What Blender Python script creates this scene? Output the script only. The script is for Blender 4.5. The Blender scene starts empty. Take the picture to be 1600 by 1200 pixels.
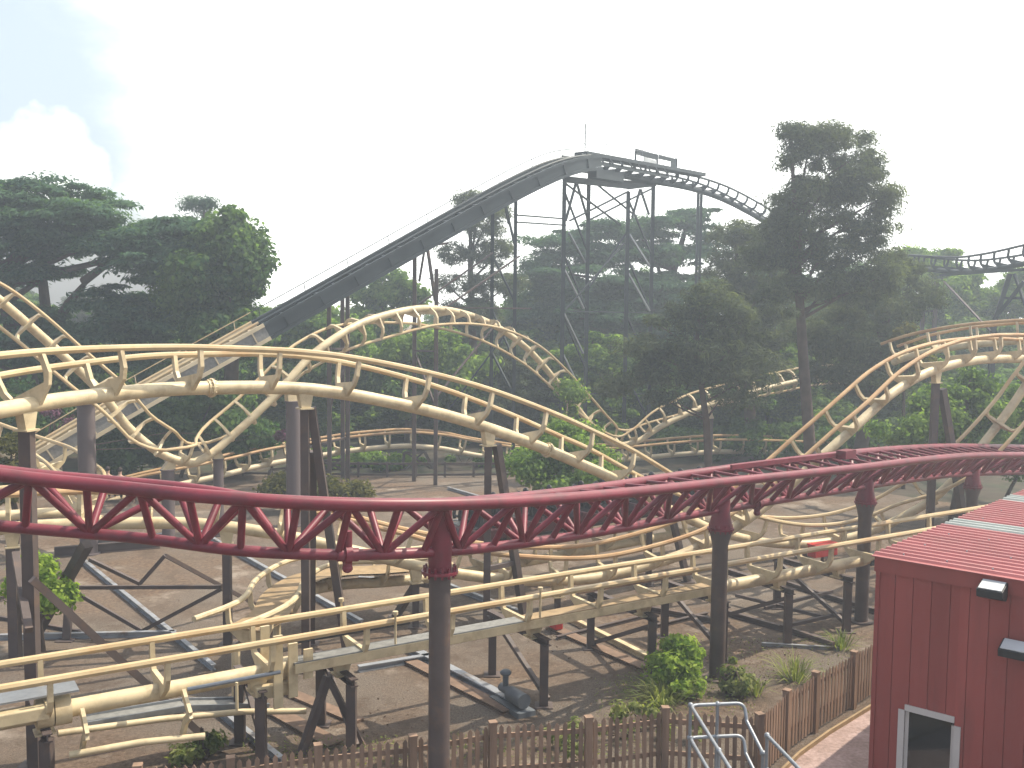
import bpy, bmesh, math, random
import numpy as np
from mathutils import Vector, Matrix

# ------------------------------------------------------------------ camera, world, sun
scene = bpy.context.scene
COL = scene.collection
F_PX = 1600.0                                   # focal length in photo pixels (photo 1600 x 1200)
CAM = Vector((0, 0, 8.0))
PITCH = math.atan(125 / 1600); ROLL = math.radians(0.6)
_f = Vector((0, math.cos(PITCH), -math.sin(PITCH)))
_r0 = Vector((1, 0, 0)); _u0 = Vector((0, math.sin(PITCH), math.cos(PITCH)))
_r = _r0 * math.cos(ROLL) + _u0 * math.sin(ROLL)
_u = _u0 * math.cos(ROLL) - _r0 * math.sin(ROLL)
cd = bpy.data.cameras.new("camera"); cam = bpy.data.objects.new("camera", cd); COL.objects.link(cam)
cam.matrix_world = Matrix(((_r.x, _u.x, -_f.x, CAM.x), (_r.y, _u.y, -_f.y, CAM.y), (_r.z, _u.z, -_f.z, CAM.z), (0, 0, 0, 1)))
cd.sensor_width = 36; cd.lens = 36.0; cd.clip_end = 3000; cd.clip_start = 0.1
scene.camera = cam

SUN_DIR = Vector((0.80, 0.28, 1.25)).normalized()
SUN_EL = math.asin(SUN_DIR.z); SUN_AZ = math.atan2(SUN_DIR.x, SUN_DIR.y)
world = bpy.data.worlds.new("World"); scene.world = world; world.use_nodes = True
wn = world.node_tree; wn.nodes.clear()
wo = wn.nodes.new('ShaderNodeOutputWorld'); bg = wn.nodes.new('ShaderNodeBackground')
sky = wn.nodes.new('ShaderNodeTexSky'); sky.sky_type = 'NISHITA'; sky.sun_disc = False
sky.sun_elevation = SUN_EL; sky.sun_rotation = SUN_AZ
sky.air_density = 1.0; sky.dust_density = 4.0; sky.ozone_density = 3.0; sky.altitude = 50
bg.inputs['Strength'].default_value = 0.15
# thin bright summer cloud over most of the sky, laid out by direction
tc = wn.nodes.new('ShaderNodeTexCoord')
dot = wn.nodes.new('ShaderNodeVectorMath'); dot.operation = 'DOT_PRODUCT'
dot.inputs[1].default_value = Vector((0.62, 0.70, 0.34)).normalized()
wn.links.new(tc.outputs['Generated'], dot.inputs[0])
nz = wn.nodes.new('ShaderNodeTexNoise'); nz.inputs['Scale'].default_value = 5.5; nz.inputs['Detail'].default_value = 7; nz.inputs['Roughness'].default_value = 0.55
mp = wn.nodes.new('ShaderNodeMapping'); mp.inputs['Scale'].default_value = (1, 1, 1.8); mp.inputs['Location'].default_value = (0.35, 0.1, 0.2)
wn.links.new(tc.outputs['Generated'], mp.inputs['Vector']); wn.links.new(mp.outputs['Vector'], nz.inputs['Vector'])
ma = wn.nodes.new('ShaderNodeMath'); ma.operation = 'MULTIPLY_ADD'; ma.inputs[1].default_value = 0.20
wn.links.new(nz.outputs['Fac'], ma.inputs[0]); wn.links.new(dot.outputs['Value'], ma.inputs[2])
mr = wn.nodes.new('ShaderNodeMapRange'); mr.interpolation_type = 'SMOOTHSTEP'
mr.inputs['From Min'].default_value = 0.545; mr.inputs['From Max'].default_value = 0.665
mr.inputs['To Min'].default_value = 0.16; mr.inputs['To Max'].default_value = 0.96
wn.links.new(ma.outputs[0], mr.inputs['Value'])
d2 = wn.nodes.new('ShaderNodeVectorMath'); d2.operation = 'DOT_PRODUCT'; d2.inputs[1].default_value = Vector((-0.438, 0.968, 0.118)).normalized()
wn.links.new(tc.outputs['Generated'], d2.inputs[0])
n2 = wn.nodes.new('ShaderNodeTexNoise'); n2.inputs['Scale'].default_value = 38; n2.inputs['Detail'].default_value = 5; wn.links.new(tc.outputs['Generated'], n2.inputs['Vector'])
m2 = wn.nodes.new('ShaderNodeMath'); m2.operation = 'MULTIPLY_ADD'; m2.inputs[1].default_value = 0.0022; wn.links.new(n2.outputs['Fac'], m2.inputs[0]); wn.links.new(d2.outputs['Value'], m2.inputs[2])
r2 = wn.nodes.new('ShaderNodeMapRange'); r2.inputs['From Min'].default_value = 0.9992; r2.inputs['From Max'].default_value = 1.0006; r2.inputs['To Max'].default_value = 0.7; wn.links.new(m2.outputs[0], r2.inputs['Value'])
mm = wn.nodes.new('ShaderNodeMath'); mm.operation = 'MAXIMUM'; wn.links.new(mr.outputs['Result'], mm.inputs[0]); wn.links.new(r2.outputs['Result'], mm.inputs[1])
mx = wn.nodes.new('ShaderNodeMix'); mx.data_type = 'RGBA'
wn.links.new(mm.outputs[0], mx.inputs['Factor'])
wn.links.new(sky.outputs['Color'], mx.inputs['A']); mx.inputs['B'].default_value = (12.0, 12.0, 11.4, 1)
wn.links.new(mx.outputs['Result'], bg.inputs['Color']); wn.links.new(bg.outputs['Background'], wo.inputs['Surface'])

sl = bpy.data.lights.new("sun", 'SUN'); sl.energy = 5.0; sl.angle = math.radians(0.5); sl.color = (1.0, 0.91, 0.75)
so = bpy.data.objects.new("sun", sl); COL.objects.link(so)
so.rotation_euler = (-SUN_DIR).to_track_quat('-Z', 'Y').to_euler(); so.location = (20, 20, 60)

scene.view_settings.view_transform = 'Standard'; scene.view_settings.look = 'None'
scene.view_settings.gamma = 1; scene.view_settings.use_curve_mapping = False
scene.view_settings.exposure = 0.50
scene.cycles.max_bounces = 8; scene.cycles.transparent_max_bounces = 8
scene.cycles.volume_bounces = 0

# ------------------------------------------------------------------ helpers
rnd = random.Random(7)
rng = np.random.default_rng(7)

def ray(px, py): return _f + _r * ((px - 800) / F_PX) + _u * ((600 - py) / F_PX)
def W(px, py, d):                               # the point seen at a photo pixel, d metres out
    v = ray(px, py); return CAM + v * (d / v.y)
def G(px, py, z=0.0):                           # the point seen at a photo pixel at height z
    v = ray(px, py); return CAM + v * ((z - CAM.z) / v.z)

def empty(name, loc, rz=0.0):
    o = bpy.data.objects.new(name, None); o.empty_display_size = 0.2; COL.objects.link(o)
    o.location = loc; o.rotation_euler = (0, 0, rz); return o
def tag(o, label=None, cat=None, group=None, kind=None):
    if label: o["label"] = label
    if cat: o["category"] = cat
    if group: o["group"] = group
    if kind or cat: o["kind"] = kind or 'thing'
    return o

class MB:
    """collects shapes and links them as one mesh object"""
    def __init__(s): s.v = []; s.f = []
    def add(s, vs, fs):
        b = len(s.v); s.v += [tuple(x) for x in vs]; s.f += [tuple(b + i for i in f) for f in fs]
    def tube(s, pts, r, seg=8, cap=True, rs=None):
        pts = [Vector(p) for p in pts]; n = len(pts); up = None; vs = []; fs = []
        for i, p in enumerate(pts):
            t = (pts[min(i + 1, n - 1)] - pts[max(i - 1, 0)])
            t = t.normalized() if t.length > 1e-9 else Vector((0, 0, 1))
            if up is None: up = t.orthogonal().normalized()
            up = (up - t * up.dot(t)); up = up.normalized() if up.length > 1e-6 else t.orthogonal().normalized()
            sd = t.cross(up); rr = rs[i] if rs else r
            for k in range(seg):
                a = 2 * math.pi * k / seg; vs.append(p + up * (rr * math.cos(a)) + sd * (rr * math.sin(a)))
        for i in range(n - 1):
            for k in range(seg):
                a = i * seg + k; b = i * seg + (k + 1) % seg; fs.append((a, b, b + seg, a + seg))
        if cap: fs.append(tuple(range(seg - 1, -1, -1))); fs.append(tuple((n - 1) * seg + k for k in range(seg)))
        s.add(vs, fs); return s
    def beam(s, a, b, w, h, up=(0, 0, 1)):      # rectangular bar from a to b
        a = Vector(a); b = Vector(b); t = (b - a).normalized(); up = Vector(up)
        if abs(t.dot(up)) > 0.98: up = Vector((0, 1, 0)) if abs(t.y) < .9 else Vector((1, 0, 0))
        sd = t.cross(up).normalized(); up = sd.cross(t).normalized()
        q = [(-w / 2, -h / 2), (w / 2, -h / 2), (w / 2, h / 2), (-w / 2, h / 2)]
        vs = [p + sd * x + up * y for p in (a, b) for x, y in q]
        s.add(vs, [(3, 2, 1, 0), (4, 5, 6, 7), (0, 1, 5, 4), (1, 2, 6, 5), (2, 3, 7, 6), (3, 0, 4, 7)]); return s
    def ibeam(s, a, b, w, h, t=0.02, up=(0, 0, 1)):
        a = Vector(a); b = Vector(b); T = (b - a).normalized(); up = Vector(up)
        if abs(T.dot(up)) > 0.98: up = Vector((0, 1, 0))
        sd = T.cross(up).normalized(); up = sd.cross(T).normalized()
        x = w / 2; y = h / 2; q = [(-x, -y), (x, -y), (x, -y + t), (t / 2, -y + t), (t / 2, y - t), (x, y - t), (x, y), (-x, y), (-x, y - t), (-t / 2, y - t), (-t / 2, -y + t), (-x, -y + t)]
        s.extrude(q, a, sd, up, b - a); return s
    def box(s, c, d, rz=0.0):
        m = Matrix.Rotation(rz, 3, 'Z'); c = Vector(c)
        vs = [c + m @ Vector((x * d[0] / 2, y * d[1] / 2, z * d[2] / 2)) for z in (-1, 1) for x, y in ((-1, -1), (1, -1), (1, 1), (-1, 1))]
        s.add(vs, [(3, 2, 1, 0), (4, 5, 6, 7), (0, 1, 5, 4), (1, 2, 6, 5), (2, 3, 7, 6), (3, 0, 4, 7)]); return s
    def extrude(s, poly, o, ex, ey, ez):        # 2-D outline swept along ez
        o = Vector(o); n = len(poly)
        vs = [o + ex * x + ey * y for x, y in poly] + [o + ez + ex * x + ey * y for x, y in poly]
        fs = [tuple(range(n - 1, -1, -1)), tuple(range(n, 2 * n))] + [(i, (i + 1) % n, n + (i + 1) % n, n + i) for i in range(n)]
        s.add(vs, fs); return s
    def ball(s, c, rx, ry, rz, seg=10, rings=7):
        c = Vector(c); vs = [c + Vector((0, 0, rz))]
        for i in range(1, rings):
            a = math.pi * i / rings
            for k in range(seg):
                b = 2 * math.pi * k / seg; vs.append(c + Vector((rx * math.sin(a) * math.cos(b), ry * math.sin(a) * math.sin(b), rz * math.cos(a))))
        vs.append(c - Vector((0, 0, rz))); fs = [(0, 1 + k, 1 + (k + 1) % seg) for k in range(seg)]
        for i in range(rings - 2):
            for k in range(seg):
                a = 1 + i * seg + k; b = 1 + i * seg + (k + 1) % seg; fs.append((a, a + seg, b + seg, b))
        l = len(vs) - 1; o = 1 + (rings - 2) * seg
        fs += [(l, o + (k + 1) % seg, o + k) for k in range(seg)]
        s.add(vs, fs); return s
    def build(s, name, mat, parent=None, smooth=False, origin=None, bevel=0.0):
        me = bpy.data.meshes.new(name)
        org = Vector(origin) if origin is not None else Vector((0, 0, 0))
        if parent is not None:
            inv = PM(parent).inverted(); vv = [inv @ Vector(x) for x in s.v]
        else: vv = [Vector(x) - org for x in s.v]
        me.from_pydata(vv, [], s.f)
        bm = bmesh.new(); bm.from_mesh(me); bmesh.ops.recalc_face_normals(bm, faces=bm.faces); bm.to_mesh(me); bm.free()
        if smooth:
            me.polygons.foreach_set('use_smooth', [True] * len(me.polygons))
            me.set_sharp_from_angle(angle=math.radians(40))
        me.materials.append(mat); o = bpy.data.objects.new(name, me); COL.objects.link(o)
        if parent is not None: o.parent = parent
        else: o.location = org
        if bevel: bv = o.modifiers.new('bevel', 'BEVEL'); bv.width = bevel; bv.segments = 2; bv.limit_method = 'ANGLE'
        return o
def PM(o):                                      # world matrix without a depsgraph update
    m = Matrix.LocRotScale(o.location, o.rotation_euler, o.scale)
    return PM(o.parent) @ m if o.parent else m
def LB(name, mb, mat, parent, **k):             # shapes already in the parent's own axes
    m = PM(parent); mb.v = [tuple(m @ Vector(x)) for x in mb.v]; return mb.build(name, mat, parent, **k)

# ------------------------------------------------------------------ materials
def mat(name, col, rough=0.6, metal=0.0, var=0.15, scale=3.0, bump=0.0, bscale=40.0, col2=None, c2fac=0.5, c2scale=2.0, spec=0.4, streak=False, island=0.0):
    m = bpy.data.materials.new(name); m.use_nodes = True; t = m.node_tree; p = t.nodes['Principled BSDF']
    p.inputs['Roughness'].default_value = rough; p.inputs['Metallic'].default_value = metal
    p.inputs['Specular IOR Level'].default_value = spec
    c = t.nodes.new('ShaderNodeTexCoord'); n = t.nodes.new('ShaderNodeTexNoise'); n.inputs['Scale'].default_value = scale; n.inputs['Detail'].default_value = 6
    vec = c.outputs['Object']
    if streak:
        mp = t.nodes.new('ShaderNodeMapping'); mp.inputs['Scale'].default_value = (1, 1, 0.12); t.links.new(vec, mp.inputs['Vector']); vec = mp.outputs['Vector']
    t.links.new(vec, n.inputs['Vector'])
    r = t.nodes.new('ShaderNodeMapRange'); r.inputs['From Min'].default_value = 0.3; r.inputs['From Max'].default_value = 0.7
    r.inputs['To Min'].default_value = 1 - var; r.inputs['To Max'].default_value = 1 + var; t.links.new(n.outputs['Fac'], r.inputs['Value'])
    src = None
    if col2:
        n2 = t.nodes.new('ShaderNodeTexNoise'); n2.inputs['Scale'].default_value = c2scale; n2.inputs['Detail'].default_value = 8; n2.inputs['Roughness'].default_value = 0.65
        t.links.new(vec, n2.inputs['Vector'])
        r2 = t.nodes.new('ShaderNodeMapRange'); r2.inputs['From Min'].default_value = 1 - c2fac - 0.08; r2.inputs['From Max'].default_value = 1 - c2fac + 0.08; t.links.new(n2.outputs['Fac'], r2.inputs['Value'])
        mx = t.nodes.new('ShaderNodeMix'); mx.data_type = 'RGBA'; mx.inputs['A'].default_value = (*col, 1); mx.inputs['B'].default_value = (*col2, 1)
        t.links.new(r2.outputs['Result'], mx.inputs['Factor']); src = mx.outputs['Result']
    mu = t.nodes.new('ShaderNodeVectorMath'); mu.operation = 'SCALE'
    if src: t.links.new(src, mu.inputs[0])
    else: mu.inputs[0].default_value = col
    t.links.new(r.outputs['Result'], mu.inputs['Scale']); t.links.new(mu.outputs['Vector'], p.inputs['Base Color'])
    if island:
        gi = t.nodes.new('ShaderNodeNewGeometry'); ri = t.nodes.new('ShaderNodeMapRange'); ri.inputs['To Min'].default_value = 1 - island; ri.inputs['To Max'].default_value = 1 + island
        m2 = t.nodes.new('ShaderNodeVectorMath'); m2.operation = 'SCALE'; t.links.new(gi.outputs['Random Per Island'], ri.inputs['Value']); t.links.new(mu.outputs['Vector'], m2.inputs[0]); t.links.new(ri.outputs['Result'], m2.inputs['Scale']); t.links.new(m2.outputs['Vector'], p.inputs['Base Color'])
    if bump:
        b = t.nodes.new('ShaderNodeBump'); b.inputs['Strength'].default_value = bump; b.inputs['Distance'].default_value = 0.02
        n3 = t.nodes.new('ShaderNodeTexNoise'); n3.inputs['Scale'].default_value = bscale; n3.inputs['Detail'].default_value = 4
        t.links.new(vec, n3.inputs['Vector']); t.links.new(n3.outputs['Fac'], b.inputs['Height']); t.links.new(b.outputs['Normal'], p.inputs['Normal'])
    return m

def leafmat(name, col, col2, trans=0.35, scale=0.35):
    m = bpy.data.materials.new(name); m.use_nodes = True; t = m.node_tree; t.nodes.clear()
    out = t.nodes.new('ShaderNodeOutputMaterial'); d = t.nodes.new('ShaderNodeBsdfDiffuse'); tr = t.nodes.new('ShaderNodeBsdfTranslucent'); ms = t.nodes.new('ShaderNodeMixShader')
    ms.inputs['Fac'].default_value = trans
    g = t.nodes.new('ShaderNodeNewGeometry'); n = t.nodes.new('ShaderNodeTexNoise'); n.inputs['Scale'].default_value = scale; n.inputs['Detail'].default_value = 3
    t.links.new(g.outputs['Position'], n.inputs['Vector'])
    ad = t.nodes.new('ShaderNodeMath'); ad.operation = 'MULTIPLY_ADD'; ad.inputs[1].default_value = 0.45
    t.links.new(g.outputs['Random Per Island'], ad.inputs[0]); t.links.new(n.outputs['Fac'], ad.inputs[2])
    r = t.nodes.new('ShaderNodeMapRange'); r.inputs['From Min'].default_value = 0.45; r.inputs['From Max'].default_value = 1.0; t.links.new(ad.outputs[0], r.inputs['Value'])
    mx = t.nodes.new('ShaderNodeMix'); mx.data_type = 'RGBA'; mx.inputs['A'].default_value = (*col, 1); mx.inputs['B'].default_value = (*col2, 1)
    t.links.new(r.outputs['Result'], mx.inputs['Factor']); t.links.new(mx.outputs['Result'], d.inputs['Color'])
    wm = t.nodes.new('ShaderNodeMix'); wm.data_type = 'RGBA'; wm.blend_type = 'MULTIPLY'; wm.inputs['Factor'].default_value = 1; wm.inputs['B'].default_value = (1.25, 1.35, 0.55, 1)
    t.links.new(mx.outputs['Result'], wm.inputs['A']); t.links.new(wm.outputs['Result'], tr.inputs['Color'])
    t.links.new(d.outputs[0], ms.inputs[1]); t.links.new(tr.outputs[0], ms.inputs[2]); t.links.new(ms.outputs[0], out.inputs['Surface'])
    return m

M = {}
M['cream'] = mat('cream_paint', (0.56, 0.455, 0.280), 0.45, var=0.16, scale=2.2, col2=(0.43, 0.335, 0.20), c2fac=0.44, c2scale=3.0)
M['rail'] = mat('worn_cream_rail', (0.52, 0.40, 0.225), 0.38, var=0.16, scale=3.0, col2=(0.42, 0.28, 0.14), c2fac=0.45, c2scale=1.5)
M['rust_rail'] = mat('rusty_rail', (0.52, 0.34, 0.17), 0.45, var=0.15, scale=3.0, col2=(0.38, 0.22, 0.10), c2fac=0.5, c2scale=1.5)
M['far_cream'] = mat('old_cream_paint', (0.58, 0.48, 0.32), 0.5, var=0.12, scale=1.5)
M['green_steel'] = mat('dark_green_steel', (0.028, 0.038, 0.042), 0.55, var=0.2, scale=1.0)
M['brown_steel'] = mat('brown_steel', (0.088, 0.066, 0.060), 0.6, var=0.2, scale=2.0, col2=(0.12, 0.078, 0.058), c2fac=0.4, c2scale=3)
M['pillar'] = mat('mauve_brown_pillar', (0.12, 0.095, 0.095), 0.65, var=0.12, scale=2.0, streak=True)
M['red'] = mat('crimson_paint', (0.175, 0.024, 0.038), 0.42, var=0.18, scale=1.6, col2=(0.125, 0.026, 0.034), c2fac=0.45, c2scale=2.5)
M['galv'] = mat('galvanised_steel', (0.25, 0.265, 0.285), 0.45, 0.45, var=0.12, scale=12.0)
M['beam'] = mat('pale_steel_beam', (0.30, 0.31, 0.33), 0.45, 0.3, var=0.2, scale=3.0, col2=(0.16, 0.12, 0.09), c2fac=0.40, c2scale=2.0)
M['plank'] = mat('weathered_plank', (0.17, 0.11, 0.075), 0.85, var=0.3, scale=5.0, bump=0.3)
M['fence'] = mat('brown_stained_wood', (0.225, 0.145, 0.098), 0.8, var=0.3, scale=6.0, bump=0.3, bscale=30, streak=True, island=.28)
M['redwall'] = mat('barn_red_boards', (0.265, 0.056, 0.046), 0.65, var=0.16, scale=1.4, bump=0.12, bscale=60, streak=True, island=.09, col2=(0.20, 0.05, 0.042), c2fac=.38, c2scale=2.5)
M['redroof'] = mat('red_corrugated_sheet', (0.30, 0.085, 0.085), 0.48, var=0.14, scale=1.2, col2=(0.28, 0.09, 0.085), c2fac=0.45, c2scale=1.0)
M['clearroof'] = mat('translucent_sheet', (0.28, 0.30, 0.28), 0.4, var=0.12, scale=2.0)
M['frame'] = mat('grey_cream_frame', (0.50, 0.46, 0.43), 0.6, var=0.08)
M['glass'] = mat('dark_glass', (0.012, 0.014, 0.016), 0.06, var=0.0, spec=0.6)
M['lampglass'] = mat('pale_lamp_glass', (0.55, 0.56, 0.55), 0.15, var=0.1)
M['black'] = mat('black_rubber', (0.018, 0.018, 0.020), 0.55, var=0.2)
M['grate'] = mat('grey_grating', (0.22, 0.215, 0.20), 0.6, 0.2, var=0.2, scale=9, bump=0.6, bscale=90)
M['tan_deck'] = mat('tan_deck', (0.30, 0.21, 0.115), 0.75, var=0.2, scale=5, bump=0.5, bscale=60)
M['seat'] = mat('black_seat', (0.02, 0.02, 0.022), 0.4, var=0.1)
M['carbody'] = mat('maroon_car_body', (0.045, 0.012, 0.016), 0.3, var=0.1)
M['redbox'] = mat('red_box_paint', (0.45, 0.03, 0.025), 0.4, var=0.1)
M['motor'] = mat('blue_grey_motor', (0.11, 0.12, 0.13), 0.5, var=0.15)
M['bark'] = mat('bark', (0.085, 0.06, 0.045), 0.9, var=0.3, scale=3, bump=0.6, bscale=12)
M['pinebark'] = mat('pine_bark', (0.085, 0.055, 0.042), 0.9, var=0.3, scale=3, bump=0.6, bscale=12)
M['skin'] = mat('skin', (0.45, 0.28, 0.2), 0.6, var=0.05)
M['blue'] = mat('blue_cloth', (0.10, 0.18, 0.36), 0.8, var=0.1)
M['white'] = mat('white_cloth', (0.62, 0.62, 0.62), 0.8, var=0.1)
M['hair'] = mat('dark_hair', (0.03, 0.02, 0.015), 0.7, var=0.2)
M['cedar'] = leafmat('cedar_foliage', (0.038, 0.085, 0.062), (0.110, 0.185, 0.105), 0.45)
M['pine'] = leafmat('pine_foliage', (0.055, 0.075, 0.058), (0.150, 0.170, 0.105), 0.45)
M['leaf'] = leafmat('broad_leaf_foliage', (0.045, 0.100, 0.045), (0.150, 0.225, 0.080), 0.55)
M['leafl'] = leafmat('light_leaf_foliage', (0.080, 0.150, 0.050), (0.24, 0.33, 0.10), 0.6)
M['shrub'] = leafmat('bright_shrub_foliage', (0.12, 0.21, 0.035), (0.38, 0.48, 0.10), 0.5, 2.0)
M['dryleaf'] = leafmat('yellow_green_foliage', (0.06, 0.065, 0.025), (0.15, 0.14, 0.05), 0.4)
M['grass'] = leafmat('grass_blades', (0.11, 0.15, 0.05), (0.32, 0.33, 0.14), 0.45, 2.0)
M['flower'] = leafmat('pink_blossom', (0.10, 0.05, 0.075), (0.20, 0.09, 0.14), 0.3, 2.0)

def groundmat():
    m = bpy.data.materials.new('gravel_ground'); m.use_nodes = True; t = m.node_tree; p = t.nodes['Principled BSDF']; p.inputs['Roughness'].default_value = 0.95; p.inputs['Specular IOR Level'].default_value = 0.15
    c = t.nodes.new('ShaderNodeTexCoord')
    def noise(s, d=6, r=0.6):
        n = t.nodes.new('ShaderNodeTexNoise'); n.inputs['Scale'].default_value = s; n.inputs['Detail'].default_value = d; n.inputs['Roughness'].default_value = r
        t.links.new(c.outputs['Object'], n.inputs['Vector']); return n.outputs['Fac']
    def ramp(src, a, b):
        r = t.nodes.new('ShaderNodeMapRange'); r.inputs['From Min'].default_value = a; r.inputs['From Max'].default_value = b; t.links.new(src, r.inputs['Value']); return r.outputs['Result']
    def mix(f, a, b):
        x = t.nodes.new('ShaderNodeMix'); x.data_type = 'RGBA'; t.links.new(f, x.inputs['Factor'])
        for k, v in (('A', a), ('B', b)):
            if isinstance(v, tuple): x.inputs[k].default_value = (*v, 1)
            else: t.links.new(v, x.inputs[k])
        return x.outputs['Result']
    gravel = mix(ramp(noise(26, 8, 0.85), 0.36, 0.64), (0.070, 0.056, 0.045), (0.31, 0.255, 0.205))
    dirt = mix(ramp(noise(9, 6, 0.7), 0.3, 0.7), (0.080, 0.052, 0.034), (0.29, 0.205, 0.145))
    big = mix(ramp(noise(0.22, 5, 0.6), 0.42, 0.60), gravel, dirt)
    v = t.nodes.new('ShaderNodeTexVoronoi'); v.inputs['Scale'].default_value = 7.0; t.links.new(c.outputs['Object'], v.inputs['Vector'])
    fl = t.nodes.new('ShaderNodeMath'); fl.operation = 'LESS_THAN'; fl.inputs[1].default_value = 0.10; t.links.new(v.outputs['Distance'], fl.inputs[0])
    st1 = mix(ramp(noise(0.9, 6, 0.68), 0.50, 0.66), big, (0.12, 0.085, 0.062)); st2 = mix(ramp(noise(0.45, 7, 0.7), 0.56, 0.66), st1, (0.33, 0.27, 0.215))
    litter = mix(fl.outputs[0], st2, (0.10, 0.06, 0.035))
    t.links.new(litter, p.inputs['Base Color'])
    b = t.nodes.new('ShaderNodeBump'); b.inputs['Strength'].default_value = 1.0; b.inputs['Distance'].default_value = 0.07; t.links.new(noise(20, 8, 0.8), b.inputs['Height']); t.links.new(b.outputs['Normal'], p.inputs['Normal'])
    return m
M['ground'] = groundmat()
M['path'] = mat('pink_grit_path', (0.38, 0.28, 0.255), 0.95, var=0.22, scale=14, bump=0.6, bscale=50, col2=(0.29, 0.21, 0.185), c2fac=0.5, c2scale=2.0, spec=0.15)

# ------------------------------------------------------------------ ground and path
g = MB()
N = 40
def gz(x, y):                                   # level yard, ground falling away gently far outside it
    return 0.0
xs = [-300, -120, -60, -30, 0, 30, 60, 120, 300]; ys = [-60, -10, 0, 10, 20, 30, 40, 60, 90, 150, 400]
for y in ys:
    for x in xs: g.v.append((x, y, 0))
for j in range(len(ys) - 1):
    for i in range(len(xs) - 1):
        a = j * len(xs) + i; g.f.append((a, a + 1, a + 1 + len(xs), a + len(xs)))
tag(g.build('ground', M['ground']), 'gravel and bare earth of the coaster yard', 'ground', kind='structure')

FENCE = [G(px, py, 1.18) for px, py in ((60, 1204), (215, 1194), (360, 1182), (497, 1162), (645, 1148), (770, 1127), (920, 1119), (1040, 1104), (1187, 1114), (1230, 1077), (1275, 1049), (1335, 1017), (1392, 985), (1440, 960))]
FENCE = [Vector((p.x, p.y, 0)) for p in FENCE]

m = MB()  # leaf mould sheet; its dark colour also paints in the tree shade
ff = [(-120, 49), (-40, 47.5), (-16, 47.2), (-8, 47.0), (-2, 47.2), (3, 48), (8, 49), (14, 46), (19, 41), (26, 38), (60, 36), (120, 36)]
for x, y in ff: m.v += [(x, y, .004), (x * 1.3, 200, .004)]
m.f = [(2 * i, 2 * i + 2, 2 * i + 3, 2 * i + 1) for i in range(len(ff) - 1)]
tag(m.build('shade_dark_forest_floor', mat('shade_dark_leaf_mould', (0.055, 0.042, 0.028), 0.95, var=.4, scale=1.5, bump=.5, col2=(0.035, 0.045, 0.02), c2fac=.45, c2scale=.6)), 'dark leaf mould under the woodland', 'ground', kind='structure')

# ------------------------------------------------------------------ coaster track
def catmull(pts, step=0.25):
    """pts: list of (Vector, roll); returns samples (p, roll)"""
    P = [p for p, _ in pts]; A = [a for _, a in pts]
    P = [P[0] * 2 - P[1]] + P + [P[-1] * 2 - P[-2]]; A = [A[0]] + A + [A[-1]]
    out = []
    for i in range(1, len(P) - 2):
        n = max(2, int((P[i + 1] - P[i]).length / step))
        for k in range(n):
            t = k / n; t2 = t * t; t3 = t2 * t
            def cr(a, b, c, d): return 0.5 * ((2 * b) + (c - a) * t + (2 * a - 5 * b + 4 * c - d) * t2 + (3 * b - a - 3 * c + d) * t3)
            out.append((cr(P[i - 1], P[i], P[i + 1], P[i + 2]), cr(A[i - 1], A[i], A[i + 1], A[i + 2])))
    out.append((P[-2], A[-2])); return out
def frames(samples):
    fr = []; n = len(samples)
    for i, (p, a) in enumerate(samples):
        t = (samples[min(i + 1, n - 1)][0] - samples[max(i - 1, 0)][0]).normalized()
        s = t.cross(Vector((0, 0, 1))); s = s.normalized() if s.length > 1e-4 else Vector((0, -1, 0))
        u = s.cross(t).normalized(); a = math.radians(a)
        fr.append((p, t, s * math.cos(a) + u * math.sin(a), u * math.cos(a) - s * math.sin(a)))
    return fr
def along(fr, spacing, start=0.3):
    acc = 0; nxt = start; out = []
    for i in range(1, len(fr)):
        L = (fr[i][0] - fr[i - 1][0]).length
        while acc + L >= nxt:
            w = (nxt - acc) / L
            out.append(tuple(fr[i - 1][k].lerp(fr[i][k], w) for k in range(4))); nxt += spacing
        acc += L
    return out
TIE = lambda g, h: [(-.10, -.08), (-g * .42, .17), (-g * .5 - .02, .36), (-g / 2 - .035, h + .02), (-g / 2 + .06, h + .02), (-g * .5 + .085, .40), (-g * .36, .25), (g * .36, .25), (g * .5 - .085, .40), (g / 2 - .06, h + .02), (g / 2 + .035, h + .02), (g * .5 + .02, .36), (g * .42, .17), (.10, -.08)]
FR = {}
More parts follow.
